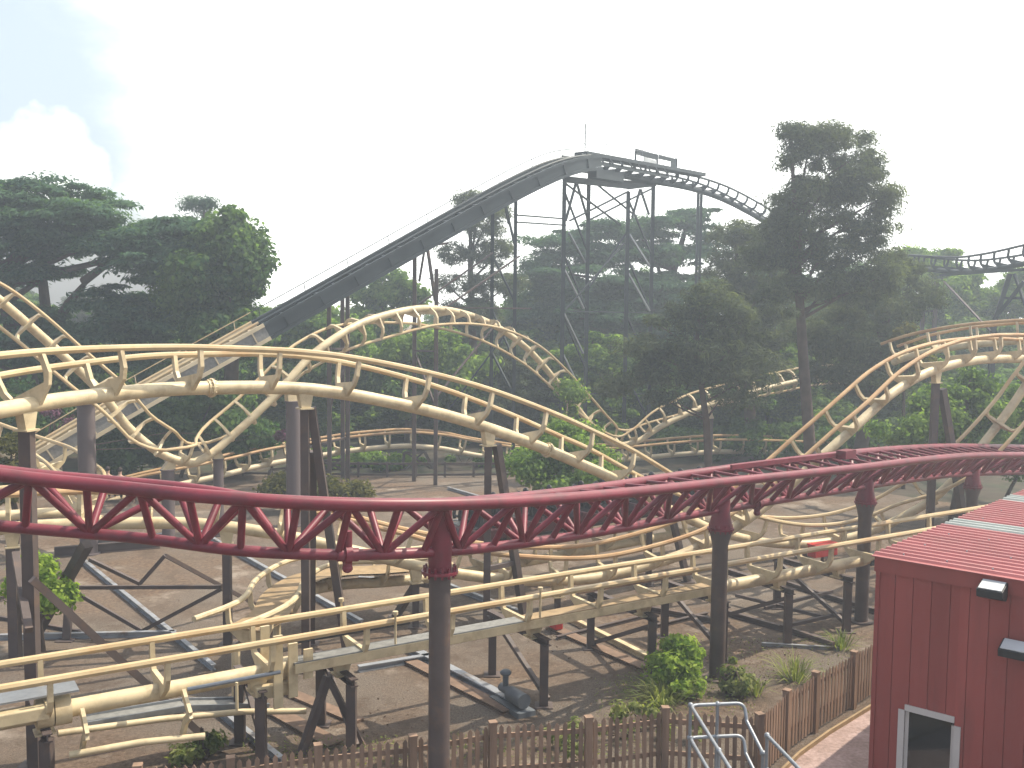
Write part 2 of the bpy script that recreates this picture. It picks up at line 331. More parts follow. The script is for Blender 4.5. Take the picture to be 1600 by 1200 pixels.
def track(name, label, ctrl, key, group='runs of the cream roller coaster', spine_r=0.14, rail_r=0.064, gauge=1.1, h=0.70, tie=1.75, start=0.4,
          m_sp='cream', m_rail='rail', m_tie='cream', flange=(), seg=12, cat='coaster track', tie_t=0.08):
    pts = [(c[0], c[1]) if isinstance(c[0], Vector) else (W(c[0], c[1], c[2]), c[3]) for c in ctrl]
    fr = frames(catmull(pts)); FR[key] = fr
    base = fr[len(fr) // 2][0]
    root = tag(empty(name, (base.x, base.y, 0)), label, cat, group)
    MB().tube([f[0] for f in fr], spine_r, seg).build('spine', M[m_sp], root, smooth=True)
    for s in (-1, 1):
        MB().tube([f[0] + f[2] * (s * gauge / 2) + f[3] * (h + rail_r * .6) for f in fr], rail_r, 8).build('rail', M[m_rail], root, smooth=True)
    for (p, t, sd, u) in along(fr, tie, start):
        m = MB(); m.extrude(TIE(gauge, h), p - t * (tie_t / 2), sd, u, t * tie_t); m.build('tie_bracket', M[m_tie], root)
    for q in flange:
        i = min(range(len(fr)), key=lambda k: (fr[k][0] - q).length); p, t = fr[i][0], fr[i][1]
        m = MB().tube([p - t * .09, p - t * .02, p - t * .0199, p + t * .0199, p + t * .02, p + t * .09], 0, 16, rs=[spine_r + .02, spine_r + .02, spine_r + .055, spine_r + .055, spine_r + .02, spine_r + .02])
        for k in range(10):
            a = 2 * math.pi * k / 10; o = p + (fr[i][2] * math.cos(a) + fr[i][3] * math.sin(a)) * (spine_r + .036)
            m.tube([o - t * .05, o + t * .05], .013, 6)
        m.build('joint_flange', M['cream'], root)
    return root
def at(key, px, py=None):                       # frame of a run nearest to a photo column
    best = None
    for f in FR[key]:
        v = f[0] - CAM; x = v.dot(_r) / v.dot(_f) * F_PX + 800; y = 600 - v.dot(_u) / v.dot(_f) * F_PX
        e = abs(x - px) + (abs(y - py) if py else 0)
        if best is None or e < best[0]: best = (e, f)
    return best[1]

# near hill: crest at left, dips to a valley on the right and climbs out of the frame
track('coaster_track', 'long cream track arching over a crest at left and dipping behind the red truss', [
    (-130, 668, 15.2, 30), (0, 641, 16.6, 27), (120, 622, 18.2, 20), (250, 609, 19.7, 12), (330, 606, 20.5, 9), (440, 606, 21.4, 6), (530, 614, 22.1, 6), (640, 635, 23.0, 9), (735, 660, 23.9, 12),
    (830, 693, 25.0, 14), (900, 722, 26.0, 14), (960, 749, 27.0, 12), (1050, 798, 29.0, 8), (1130, 833, 30.6, 2), (1220, 850, 31.9, 0), (1300, 846, 32.6, -2), (1372, 826, 32.8, -4), (1425, 800, 32.7, -14), (1457, 780, 32.7, -25), (1490, 750, 32.75, -38), (1525, 708, 32.9, -50), (1577, 640, 33.2, -58), (1612, 588, 33.4, -60), (1655, 525, 33.8, -60), (1720, 455, 35.5, -60), (1830, 400, 39, -55)], 'A', tie=1.7, start=.55,
    flange=[W(330, 606, 20.5), W(852, 703, 25.3)])
# right hill, valley behind the straight, rising to the left
track('coaster_track', 'cream track falling from the right hilltop into a valley beneath the red truss', [
    (-140, 838, 21.0, 8), (-20, 828, 21.8, 8), (100, 820, 22.4, 8), (250, 817, 23.0, 6), (337, 821, 23.3, 5), (450, 838, 23.7, 4), (575, 866, 24.3, 2), (650, 884, 24.8, 0), (725, 898, 25.2, 0), (800, 906, 25.6, 0),
    (885, 907, 26.1, -2), (957, 898, 26.6, -3), (1050, 872, 27.3, -4), (1112, 845, 27.8, -4), (1180, 803, 28.3, -4), (1232, 760, 28.7, -3), (1282, 715, 29.1, -2), (1325, 677, 29.5, 0), (1362, 643, 30.0, 2), (1395, 614, 30.5, 4),
    (1437, 588, 31.2, 6), (1480, 572, 32.0, 8), (1520, 564, 32.8, 8), (1560, 561, 33.7, 8), (1620, 562, 35.0, 8), (1690, 570, 36.5, 8), (1790, 590, 39.5, 6), (1900, 620, 43, 4)], 'E', tie=1.45, m_rail='rust_rail',
    flange=[W(152, 818, 22.7)])
# corkscrew
track('coaster_track', 'cream corkscrew track twisting upside down over the middle of the yard', [
    (-110, 402, 28.5, -150), (-50, 433, 29.3, -128), (0, 470, 30.0, -112), (75, 535, 31.0, -102), (150, 605, 31.9, -92), (200, 667, 32.6, -76), (235, 698, 33.0, -50), (258, 712, 33.2, -26), (282, 721, 33.5, -6), (305, 722, 33.8, 6), (330, 709, 34.1, 30), (355, 688, 34.4, 54), (400, 647, 34.9, 72),
    (450, 595, 35.6, 86), (486, 556, 36.3, 99), (525, 527, 37.1, 114), (562, 506, 38.1, 132), (600, 493, 39.2, 150), (640, 484, 40.3, 168), (675, 482, 41.3, 182), (725, 490, 42.9, 200), (775, 510, 44.4, 219), (825, 546, 45.8, 240),
    (867, 593, 46.8, 262), (900, 635, 47.4, 284), (930, 671, 47.8, 312), (960, 694, 48.0, 345), (995, 690, 48.3, 375), (1030, 668, 48.8, 400), (1070, 648, 49.4, 420), (1110, 632, 50.2, 432), (1190, 609, 51.6, 444), (1240, 597, 52.8, 450), (1292, 585, 54.2, 456), (1350, 578, 56.0, 470)],
    'B', tie=0.95, m_rail='rail', gauge=1.05, h=0.62, rail_r=.055)
# level straight in the foreground
cA = Vector((-9.4, 14.05, 1.60)); cB = Vector((19.6, 32.2, 1.62))
track('coaster_track', 'level cream straight track with brake strips running from lower left to the red building', [(cA.lerp(cB, k / 12), 0.0) for k in range(13)], 'C', tie=1.72, start=.9, h=.66,
      flange=[G(95, 1100, 1.6)])
# low far track
track('coaster_track', 'low far cream track humping gently in front of the woodland', [
    (150, 790, 40.5, 5), (215, 772, 41.2, 5), (282, 757, 42.2, 4), (350, 742, 43.6, 4), (415, 726, 45.2, 4), (500, 712, 47.0, 2), (550, 704, 47.8, 0), (600, 699, 48.4, 0), (640, 697, 48.8, 0), (690, 701, 49.2, 0), (725, 708, 49.5, 0), (762, 714, 49.8, 0), (830, 722, 50.2, 0), (950, 720, 50.8, -2),
    (1060, 710, 51.4, -3), (1125, 706, 51.8, -4), (1200, 707, 52.2, -4), (1300, 711, 52.6, -4), (1380, 716, 53, -4)], 'G', tie=1.2, m_rail='rust_rail', m_sp='far_cream', spine_r=.125)
# tight turn on the left
track('coaster_track', 'cream track doubling back in a tight turn at the left edge', [
    (-90, 672, 34.5, -4), (-20, 700, 34.3, -4), (60, 728, 34.0, -8), (95, 742, 33.5, -12), (126, 764, 32.6, -16), (146, 780, 31.4, -20), (150, 793, 30.2, -22), (132, 801, 28.9, -20), (80, 801, 28.0, -16), (0, 806, 27.2, -10), (-90, 812, 26.6, -8)], 'F', tie=1.3)
# hidden far curve at right
track('coaster_track', 'cream track curving behind the right hilltop', [
    (1395, 566, 42.0, 6), (1440, 552, 41.0, 6), (1500, 541, 40.0, 6), (1560, 535, 39.2, 6), (1620, 532, 38.6, 6), (1690, 532, 38, 6), (1850, 540, 37, 6)], 'J', tie=1.5, m_rail='rust_rail')
# dark track at upper right
track('coaster_track', 'dark green track sweeping out of the pines at upper right', [
    (1395, 415, 66.0, 4), (1440, 420, 62.0, 6), (1500, 425, 58.0, 8), (1550, 421, 54.5, 10), (1600, 412, 51.5, 12), (1690, 393, 47.0, 12), (1830, 375, 42.0, 12)], 'I', tie=1.35, m_sp='green_steel', m_rail='green_steel', m_tie='green_steel')

# transfer track: deck with two rails curving in, then straight under the parked train
def transfer():
    pts = [(W(336, 992, 19.7), 0), (W(395, 966, 20.7), 0), (W(424, 943, 21.6), 0), (W(440, 912, 23.0), 0), (W(480, 887, 24.4), 0), (W(540, 874, 25.3), 0), (W(600, 867, 25.8), 0), (W(700, 853, 26.8), 0), (W(850, 829, 28.7), 0), (W(1010, 801, 31.2), 0), (W(1120, 784, 33.0), 0)]
    pts = [(Vector((p.x, p.y, 1.0 - .22 * min(1, max(0, (i - 4) / 3)))), a) for i, (p, a) in enumerate(pts)]
    fr = frames(catmull(pts)); FR['K'] = fr
    root = tag(empty('transfer_track', (fr[0][0].x, fr[0][0].y, 0)), 'cream storage spur with tan grated deck bending towards the foreground straight', 'coaster track', 'runs of the cream roller coaster')
    cut = int(len(fr) * .40)
    for s in (-1, 1):
        MB().tube([f[0] + f[2] * (s * .55) + Vector((0, 0, .68)) for f in fr], .065, 8).build('rail', M['cream'], root, smooth=True)
    d = MB()
    for i in range(3, cut - 1):
        a, b = fr[i], fr[i + 1]
        q = [a[0] + a[2] * -.43, a[0] + a[2] * .43, b[0] + b[2] * .43, b[0] + b[2] * -.43]
        d.add([x + Vector((0, 0, z)) for z in (.30, .34) for x in q], [(3, 2, 1, 0), (4, 5, 6, 7), (0, 1, 5, 4), (2, 3, 7, 6)] + ([(3, 0, 4, 7)] if i == 3 else []) + ([(1, 2, 6, 5)] if i == cut - 2 else []))
    bm_ = d.build('grated_deck', M['tan_deck'], root)
    MB().tube([f[0] for f in fr[cut // 2:]], .14, 10).build('spine', M['cream'], root, smooth=True)
    for (p, t, sd, u) in along(fr, 1.5, 1.0):
        m = MB(); m.extrude(TIE(1.1, .66), p - t * .03, sd, u, t * .06); m.build('tie_bracket', M['cream'], root)
    for k in (2, len(fr) // 7):
        p = fr[k][0]; MB().tube([(p.x, p.y, 0), (p.x, p.y, .98)], .09, 8).build('post', M['cream'], root)
transfer()

# ------------------------------------------------------------------ supports of the cream coaster
SUP = 'dark steel supports of the cream coaster'
def hanger(root, f, down=0.34, r=.14):          # tapered bracket under the spine
    p = f[0]; t = Vector((f[1].x, f[1].y, 0)).normalized(); s = Vector((-t.y, t.x, 0))
    m = MB(); q = [(-.17, 0), (.17, 0), (.10, -down), (-.10, -down)]
    m.extrude(q, p - s * .09 - Vector((0, 0, r * .4)), t, Vector((0, 0, 1)), s * .18)
    m.box(p - Vector((0, 0, down + r * .4 + .015)), (.30, .30, .03), math.atan2(t.y, t.x)); m.build('bracket', M['cream'], root)
    return p - Vector((0, 0, down + r * .4 + .03))
def bent(label, legs, braces=(), mat_='brown_steel', hang=None, w=.18, bw=.11, name='track_support', group=SUP, cat='track support', foot=True):
    """legs / braces: pairs of world points; a leg that reaches the ground gets a base plate"""
    b = legs[0][1]; root = tag(empty(name, (b.x, b.y, 0)), label, cat, group)
    if hang is not None: hanger(root, hang)
    for a, c in legs:
        MB().beam(a, c, w, w).build('leg', M[mat_], root)
        if foot and c.z < .05: MB().box((c.x, c.y, .012), (w * 2.2, w * 2.2, .024)).build('base_plate', M[mat_], root)
    for a, c in braces: MB().beam(a, c, bw, bw).build('brace', M[mat_], root)
    return root
def dn(p, z=0.0): return Vector((p.x, p.y, z))
def under(f, o=.40): return f[0] - Vector((0, 0, o))
Z = Vector((0, 0, 1))

f = at('A', 42); top = under(f)
bent('square brown post with long raking strut under the left end of the arching track', [(top, dn(top))], [(W(50, 905, 16.6), G(312, 1145)), (W(24, 865, 17.8), W(45, 985, 16.6))], hang=f, w=.2, bw=.125)
f = at('E', 10); top = under(f)
bent('brown post and raking leg holding the low cream track at the far left', [(top, dn(top)), (W(136, 850, 22.6), G(55, 992)), ], [], hang=f, w=.21)
f = at('E', 352); top = under(f)
c0 = dn(top)
bent('brown tower with K bracing under the low cream track left of centre', [(top, c0), (W(110, 905, 24.2), G(104, 1000))],
     [(W(110, 918, 24.1), W(345, 917, 23.4)), (W(110, 921, 24.1), G(222, 986)), (W(345, 921, 23.4), G(222, 986)), (W(140, 874, 24.0), W(219, 912, 23.7)), (W(258, 868, 23.7), W(219, 912, 23.7)), (W(258, 868, 23.7), G(402, 946))], hang=f, w=.18, bw=.085)
f = at('A', 473); top = under(f)
bent('pair of splayed brown legs under the arching cream track left of centre', [(top, dn(top)), (top + Vector((.12, .1, 0)), dn(top) + Vector((.75, .9, 0))), (top + Vector((.08, .45, -1)), dn(top) + Vector((-.25, 1.8, 0)))], [], hang=f, w=.17)
f = at('A', 768); top = under(f)
bent('pair of splayed brown legs under the falling cream track right of centre', [(top, dn(top)), (top + Vector((.2, .1, 0)), dn(top) + Vector((.95, .9, 0)))], [(top + Vector((0, 0, -3)), top + Vector((.6, .55, -3)))], hang=f, w=.17)
f = at('A', 1040); top = under(f, .3)
bent('short brown post with a raking strut behind the red truss', [(top + Vector((-.5, 0, 0)), dn(top) + Vector((-.5, 0, 0))), (top + Vector((.15, 0, 0)), dn(top) + Vector((.7, .4, 0)))], [], w=.16)
f = at('E', 1463); top = under(f)
bent('tall thin brown post and strut under the right hilltop of the cream track', [(top, dn(top)), (top + Vector((.2, 0, -.2)), dn(top) + Vector((1.6, .6, 0)))], [], hang=f, w=.2)
f = at('E', 645); top = under(f)
bent('low brown trestle under the cream valley left of the tall brown column', [(top, dn(top)), (top + Vector((.05, .1, 0)), dn(top) + Vector((-.6, .8, 0)))], [(top + Vector((0, 0, -.05)), W(684, 918, 25.4))], hang=f, w=.16)
f = at('E', 870); top = under(f, .35)
bent('stub brown post under the lowest point of the cream valley', [(top, dn(top))], [], hang=f, w=.16)
f = at('A', 1260); top = under(f, .16)
bent('very short brown post under the right valley of the arching track', [(top, dn(top))], [], w=.2)

# trestles of the straight: two posts across the track, diagonal, ground beam
cd_ = (cB - cA).normalized(); cp = Vector((cd_.y, -cd_.x, 0))     # cp points towards the viewer
def trestle(px, label, near=.35, far=-1.7, second=True, mirror=False):
    f = at('C', px); p = f[0]; root = tag(empty('track_support', (p.x, p.y, 0)), label, 'track support', 'trestles under the foreground straight')
    hanger(root, f, .22)
    zt = p.z - .34
    a = dn(p) + cp * near; b = dn(p) + cp * far
    for q in ((a, b) if second else (a,)):
        MB().beam(q + Z * zt, q, .17, .17).build('leg', M['brown_steel'], root)
        MB().box((q.x, q.y, .012), (.36, .36, .024)).build('base_plate', M['brown_steel'], root)
    MB().ibeam(a + cp * .15 + Z * (zt + .06), (b if second else dn(p)) - cp * .15 + Z * (zt + .06), .14, .14).build('cross_beam', M['brown_steel'], root)
    q0, q1 = (a + Z * .12, b + Z * (zt - .1)) if not mirror else (a + Z * (zt - .1), b + Z * .12)
    if second: MB().beam(q0 + cd_ * .1, q1 + cd_ * .1, .09, .09).build('brace', M['brown_steel'], root)
    return root
trestle(72, 'brown trestle under the gearbox end of the straight at lower left', .2, -1.2)
trestle(395, 'brown trestle of the straight just left of its joint', .2, -1.0)
t1 = trestle(528, 'brown trestle of the straight standing before the picket fence', .45, -1.0)
pt = at('C', 505)[0]
MB().beam(pt - Z * .3, dn(pt) + cd_ * -.55 + cp * .1, .13, .13).build('brace', M['brown_steel'], t1)
MB().beam(pt - Z * .3, dn(pt) + cd_ * .55 + cp * .3, .11, .11).build('brace', M['brown_steel'], t1)
trestle(838, 'brown trestle of the straight beside the blue grey motor', .4, -1.6)
trestle(1000, 'brown trestle of the straight left of the bright bush', .3, -1.9, mirror=True)
trestle(1120, 'brown trestle of the straight behind the red track column at right', .3, -1.7)
trestle(1218, 'brown trestle of the straight between the two right columns', .3, -1.9, mirror=True)
t5 = trestle(1306, 'brown trestle of the straight beside the second column from right', .3, -2.0)
for a_, b_ in (((1195, 950), (1300, 924)), ((1228, 978), (1345, 952)), ((1220, 978), (1303, 1006)), ((1150, 930), (1290, 965))):
    MB().beam(G(*a_, .25), G(*b_, .25), .08, .08).build('brace', M['brown_steel'], t5)

def ground_beam(a, b, label, m='beam', w=.11, h=.14, z=.07):
    a = Vector((a.x, a.y, z)); b = Vector((b.x, b.y, z)); mid = (a + b) / 2
    o = MB().ibeam(a, b, w, h, .025).build('ground_beam', M[m], None, origin=dn(mid)); tag(o, label, 'steel beam', 'steel beams lying on the gravel'); return o
ground_beam(G(130, 880), G(334, 1048), 'pale steel beam on the gravel slanting under the left tower')
ground_beam(G(308, 832), G(565, 977), 'pale steel beam on the gravel running behind the curved storage spur')
ground_beam(G(0, 1000), G(275, 994), 'grey steel beam lying level on the gravel at far left')
ground_beam(G(560, 908), G(690, 916), 'short pale beam on the gravel behind the tall brown column')
ground_beam(G(690, 915), G(830, 968), 'pale beam on the gravel right of the tall brown column')
ground_beam(G(640, 1018), G(800, 1102), 'pale beam leading towards the blue grey motor', w=.2)
ground_beam(G(640, 1036), G(796, 1115), 'brown plank beam left of the blue grey motor', 'plank', .3, .08, .04)
ground_beam(G(424, 1112), G(524, 1168), 'brown plank beam at the foot of the trestle by the picket fence', 'plank', .35, .08, .04)
ground_beam(G(335, 1110), G(440, 1195), 'pale beam under the lower walkway near the weeds')
ground_beam(G(885, 968), G(1012, 1032), 'tan painted beam left of the bright bush', 'cream', .14, .14, .07)
ground_beam(G(860, 982), G(1008, 1047), 'rusty channel left of the bright bush', 'plank', .3, .08, .04)
ground_beam(G(1130, 960), G(1305, 1010), 'brown beam on the ground behind the right picket fence', 'brown_steel')
ground_beam(G(1190, 1009), G(1312, 1016), 'thin pale pipe on the ground by the right column', 'beam', .08, .08, .04)
ground_beam(G(560, 1050), G(672, 1031), 'pale level beam behind the brown trestle at centre left', 'beam', .14, .14)
ground_beam(G(1180, 900), G(1370, 960), 'dark beam on the ground under the right trestles', 'brown_steel')
ground_beam(G(935, 940), G(1120, 975), 'dark beam under the straight behind the bright bush', 'brown_steel')
ground_beam(G(700, 765), G(820, 800), 'pale strip beam in the open yard at centre', 'beam', .12, .12)
ground_beam(G(0, 968), G(135, 992), 'thin brown beam crossing the level grey beam at far left', 'brown_steel', .09, .09, .05)
ground_beam(G(85, 870), G(250, 856), 'dark steel sill beam behind the left tower', 'brown_steel', .16, .3, .15)
ground_beam(G(150, 858), G(262, 846), 'pale grey sill beam under the tight left turn', 'beam', .16, .3, .15)
ground_beam(G(430, 1075), G(560, 1130), 'rusty plank on the gravel beside the brown trestle', 'plank', .28, .06, .03)
ground_beam(G(870, 1000), G(1010, 965), 'thin dark beam parallel to the straight by the bright bush', 'brown_steel', .09, .09, .05)
ground_beam(G(1010, 985), G(1105, 962), 'dark beam on the gravel behind the bright bush', 'brown_steel', .1, .1, .05)
ground_beam(G(0, 940), G(120, 890), 'dark beam on the ground at far left', 'brown_steel')

# corkscrew pillars
def pillar(px, py, d, wpx, label, top=None):
    p = W(px, py, d); r = wpx / 2 * d / F_PX; root = tag(empty('pillar', (p.x, p.y, 0)), label, 'pillar', 'round pillars of the corkscrew')
    MB().tube([dn(p), p], r, 18).build('shaft', M['pillar'], root, smooth=True)
    MB().tube([p, p + Z * .04], r * 1.18, 18).build('cap_plate', M['pillar'], root, smooth=True)
    MB().tube([dn(p), dn(p, .05)], r * 1.3, 18).build('base_plate', M['pillar'], root, smooth=True)
    if top is not None:
        t = top[1]; t = Vector((t.x, t.y, 0)).normalized(); c = p + Z * .04; s = Vector((-t.y, t.x, 0)); hgt = max(.25, top[0].z - c.z)
        m = MB(); m.extrude([(-r, 0), (r, 0), (r * .5 + (top[0] - c).dot(t), hgt), (-r * .5 + (top[0] - c).dot(t), hgt)], c - s * .12, t, Z, s * .24); m.build('bracket', M['cream'], root)
    return root
pillar(134, 632, 31.8, 27, 'thick mauve brown pillar behind the left crest of the arching track', at('B', 165))
pillar(262, 735, 33.3, 20, 'thick pillar under the corkscrew valley with cream bracket', at('B', 268))
pillar(341, 718, 34.5, 16, 'shorter pillar right of the corkscrew valley', at('B', 345))
pillar(458, 628, 36.2, 23, 'thick mauve brown pillar where the corkscrew climbs', at('B', 455))
pillar(893, 637, 47.6, 12, 'slim pillar under the falling side of the corkscrew', at('B', 893))
pillar(1110, 655, 50.6, 9, 'slim pillar under the far rising end of the corkscrew', at('B', 1110))

# far trestles under the low far track
for px, lab in ((442, 'dark trestle under the far low track beside the thick pillar'), (522, 'dark trestle under the far low track near the wooden rail'), (645, 'dark trestle under the hump of the far low track'), (760, 'dark trestle under the far low track left of the bushes'), (1160, 'dark trestle under the far low track behind the pine trunk')):
    f = at('G', px); t = Vector((f[1].x, f[1].y, 0)).normalized(); p = under(f, .3)
    bent(lab, [(p - t * .5, dn(p - t * .6)), (p + t * .5, dn(p + t * .9))], [(p - t * .5, p + t * .5), (p + t * .4, dn(p - t * .5)), (p - t * .4, dn(p + t * .8))], w=.13, bw=.09, group='trestles under the far low track', hang=None)

# ------------------------------------------------------------------ fittings of the straight
def strip(key, a, b, off, zoff, w, h):          # box along a run between two photo columns
    p = at(key, a); q = at(key, b); m = MB(); m.beam(p[0] + p[2] * off + Z * zoff, q[0] + q[2] * off + Z * zoff, w, h); return m
croot = [o for o in bpy.data.objects if o.name.startswith('coaster_track') and o.get('label', '').startswith('level cream')][0]
for a, b in ((437, 536), (543, 636)): strip('C', a, b, .12, .52, .09, .12).build('brake_strip', M['black'], croot)
for a, b in ((905, 990), (998, 1075)): strip('C', a, b, .05, .50, .09, .13).build('brake_strip', M['plank'], croot)
strip('C', 440, 800, .27, .19, .36, .05).build('walkway_plate', M['grate'], croot)
strip('C', 805, 1092, .27, .19, .36, .06).build('walkway_plate', M['tan_deck'], croot)
for a, b in ((440, 800), (805, 1092)): strip('C', a, b, .46, .12, .03, .16).build('kick_plate', M['cream'], croot)
m = MB(); p = at('C', 1356); q = at('C', 1384); m.tube([p[0], q[0]], .175, 14); m.build('black_sleeve', M['black'], croot, smooth=True)
for px in (60, 98):
    p = at('C', px); m = MB(); m.tube([p[0] - p[1] * .12, p[0] + p[1] * .12], .23, 18); m.build('bearing_collar', M['cream'], croot, smooth=True)
p = at('C', 20); m = MB(); m.beam(p[0] - p[1] * .5 + p[2] * .25 + Z * .12, p[0] + p[1] * .55 + p[2] * .25 + Z * .12, .22, .20); m.build('gearbox', M['cream'], croot, bevel=.02)
m = MB(); m.beam(p[0] - p[1] * .5 + Z * .34, p[0] + p[1] * 1.0 + Z * .34, .45, .03); m.build('cover_plate', M['galv'], croot)
for px in (75, 100, 462, 480):
    p = at('C', px); m = MB(); m.beam(p[0] - p[1] * .09 + p[2] * .33 + Z * .62, p[0] + p[1] * .09 + p[2] * .33 + Z * .62, .05, .05); m.tube([p[0] + p[1] * .09 + p[2] * .33 + Z * .62, p[0] + p[1] * .2 + p[2] * .33 + Z * .62], .018, 8); m.build('brake_cylinder', M['galv'], croot)
for px in (546, 594, 820):
    p = at('C', px); m = MB(); q = p[0] + p[2] * (.62 if px != 546 else -.62); m.tube([q + Z * .3, q + Z * .86], .022, 8); m.tube([q + Z * .84, q + Z * .90], .05, 10); m.build('sensor_post', M['cream'], croot)

for px, o, z0, z1 in ((424, .34, -.55, .72), (432, -.34, -.50, .70), (448, .36, -.40, .55), (470, .40, -.10, .42)):
    p = at('C', px); m = MB(); m.beam(p[0] + p[2] * o + Z * z0, p[0] + p[2] * o + Z * z1, .05, .16, p[1]); m.build('joint_plate', M['cream'], croot)
p = at('C', 430); m = MB(); m.beam(p[0] - p[1] * .35 - Z * .28, p[0] + p[1] * .25 - Z * .28, .5, .22); m.build('joint_housing', M['cream'], croot, bevel=.02)
p = at('C', 452); m = MB(); m.tube([p[0] - p[1] * .16, p[0] + p[1] * .16], .2, 16); m.build('bearing_collar', M['cream'], croot, smooth=True)
# lower side walkway with two pipe rails
wr = tag(empty('side_walkway', dn(at('C', 250)[0])), 'lower grated walkway with cream pipe rails beside the straight at lower left', 'walkway')
def side(px, off, z): q = at('C', px); return dn(q[0]) + q[2] * off + Z * z
wk = [W(132, 1127, 16.5), W(287, 1101, 17.5), W(415, 1098, 18.2)]
for pa_, pb_ in zip(wk, wk[1:]):
    m = MB(); m.beam(pa_, pb_, .34, .03); m.build('grated_deck', M['grate'], wr)
    for o in (-.19, .19):
        m = MB(); m.beam(pa_ + cp * o, pb_ + cp * o, .025, .11); m.build('kick_plate', M['galv'], wr)
m = MB(); m.tube([W(90, 1146, 15.9), W(250, 1124, 16.9), W(380, 1112, 17.6), W(478, 1111, 18.0)], .055, 10); m.build('pipe_rail', M['cream'], wr, smooth=True)
m = MB(); m.tube([W(108, 1180, 15.2), W(220, 1160, 15.7), W(320, 1150, 16.1)], .055, 10); m.build('pipe_rail', M['cream'], wr, smooth=True)
for px, d0 in ((125, 15.5), (281, 16.2)):
    q = at('C', px); m = MB(); pa = q[0] + q[2] * .2; pb = q[0] + q[2] * .62 - Z * .25; pc = Vector((W(px + 3, 1172 if px < 200 else 1153, d0)))
    m.beam(pa, pb, .06, .13); m.beam(pb, (pb + pc) / 2 + Z * .1, .06, .12); m.beam((pb + pc) / 2 + Z * .1, pc, .06, .10); m.build('hanger_arm', M['cream'], wr)
m = MB(); q = at('C', 350); m.beam(q[0] + q[2] * .55 - Z * .35, q[0] + q[2] * .55 + Z * .12, .04, .04); m.build('hanger_arm', M['cream'], wr)
q0 = at('C', 290); q1 = at('C', 428); m = MB(); m.tube([q0[0] + q0[2] * .45 + Z * .12, q1[0] + q1[2] * .45 + Z * .12], .035, 8); m.build('pipe_rail', M['galv'], wr, smooth=True)

# ------------------------------------------------------------------ lift hill
LFT = [(30, 712, 37.2), (200, 613, 39.0), (398, 504, 41.4), (600, 391, 44.3), (760, 302, 47.2), (840, 262, 49.0), (880, 248, 50.2), (910, 244, 51.4)]
def lift(label, k0, k1, mg, mr, key):
    pts = [(W(*c), 0.0) for c in LFT]; fr = frames(catmull(pts, .3)); n = len(fr)
    cut = min(range(n), key=lambda i: abs((fr[i][0] - CAM).dot(_r) / (fr[i][0] - CAM).dot(_f) * F_PX + 800 - 398)); fr = fr[:cut + 1] if k0 == 0 else fr[cut:]; FR[key] = fr
    b = fr[0][0]; root = tag(empty('lift_hill', (b.x, b.y, 0)), label, 'lift hill', 'halves of the lift hill')
    for s in (-1, 1): MB().tube([f_[0] + f_[2] * (s * .5) for f_ in fr], .06, 8).build('rail', M[mr], root, smooth=True)
    def ribbon(o0, o1, z0, z1):
        m = MB()
        for f_ in fr: m.v += [f_[0] + f_[2] * o0 + f_[3] * z0, f_[0] + f_[2] * o1 + f_[3] * z0, f_[0] + f_[2] * o1 + f_[3] * z1, f_[0] + f_[2] * o0 + f_[3] * z1]
        for i in range(len(fr) - 1):
            for j in range(4): a = 4 * i + j; c = 4 * i + (j + 1) % 4; m.f.append((a, c, c + 4, a + 4))
        m.f += [(3, 2, 1, 0), tuple(4 * (len(fr) - 1) + j for j in range(4))]; return m
    for o in (-.55, 1.05):
        ribbon(o, o + .10, -.74, -.60).build('girder', M[mg], root); ribbon(o, o + .10, -.16, -.02).build('girder', M[mg], root)
    ribbon(1.07, 1.10, -.595, -.165).build('side_panel', M['grate'] if mg == 'far_cream' else M[mg], root)
    for (p, t, s, u) in along(fr, 1.7, .9): MB().beam(p + s * 1.13 - u * .60, p + s * 1.13 - u * .16, .05, .05).build('stiffener', M[mg], root)
    ribbon(.66, 1.04, -.22, -.17).build('walkway', M['grate'] if mg == 'far_cream' else M[mg], root)
    ribbon(-.1, .1, -.24, -.08).build('chain_trough', M[mg], root)
    for (p, t, s, u) in along(fr, .85, .2): MB().beam(p - s * .46 - u * .16, p + s * .64 - u * .16, .10, .10, u).build('cross_tie', M[mg], root)
    MB().tube([f_[0] - f_[2] * .62 + Z * .40 for f_ in fr], .02, 6).build('hand_rail', M[mr], root)
    for (p, t, s, u) in along(fr, 2.2, .4): MB().beam(p - s * .62 - u * .16, p - s * .62 + Z * .40, .03, .03).build('rail_post', M[mg], root)
    for (p, t, s, u) in along(fr, .42, .2):
        pass
    return root
lift('cream lower half of the straight lift hill with grey walkway', 0, .455, 'far_cream', 'rail', 'L1')
lift('dark green upper half of the straight lift hill rising to the summit', .455, 1.0, 'green_steel', 'green_steel', 'L2')

def tower(label, tops, dz=.0, braces=(), mat_='brown_steel', w=.17, group='tall steel towers of the lift hill', mt=None):
    root = tag(empty('lift_tower', dn(tops[0])), label, 'lift tower', group)
    for p in tops: MB().beam(p, dn(p), w, w).build('leg', M[mat_], root)
    for a, b, ww in braces: MB().beam(a, b, ww, ww).build('brace', M[mat_], root)
    return root
def xbr(a, b, z0, z1, w=.08): return [(dn(a, z0), dn(b, z1), w)]
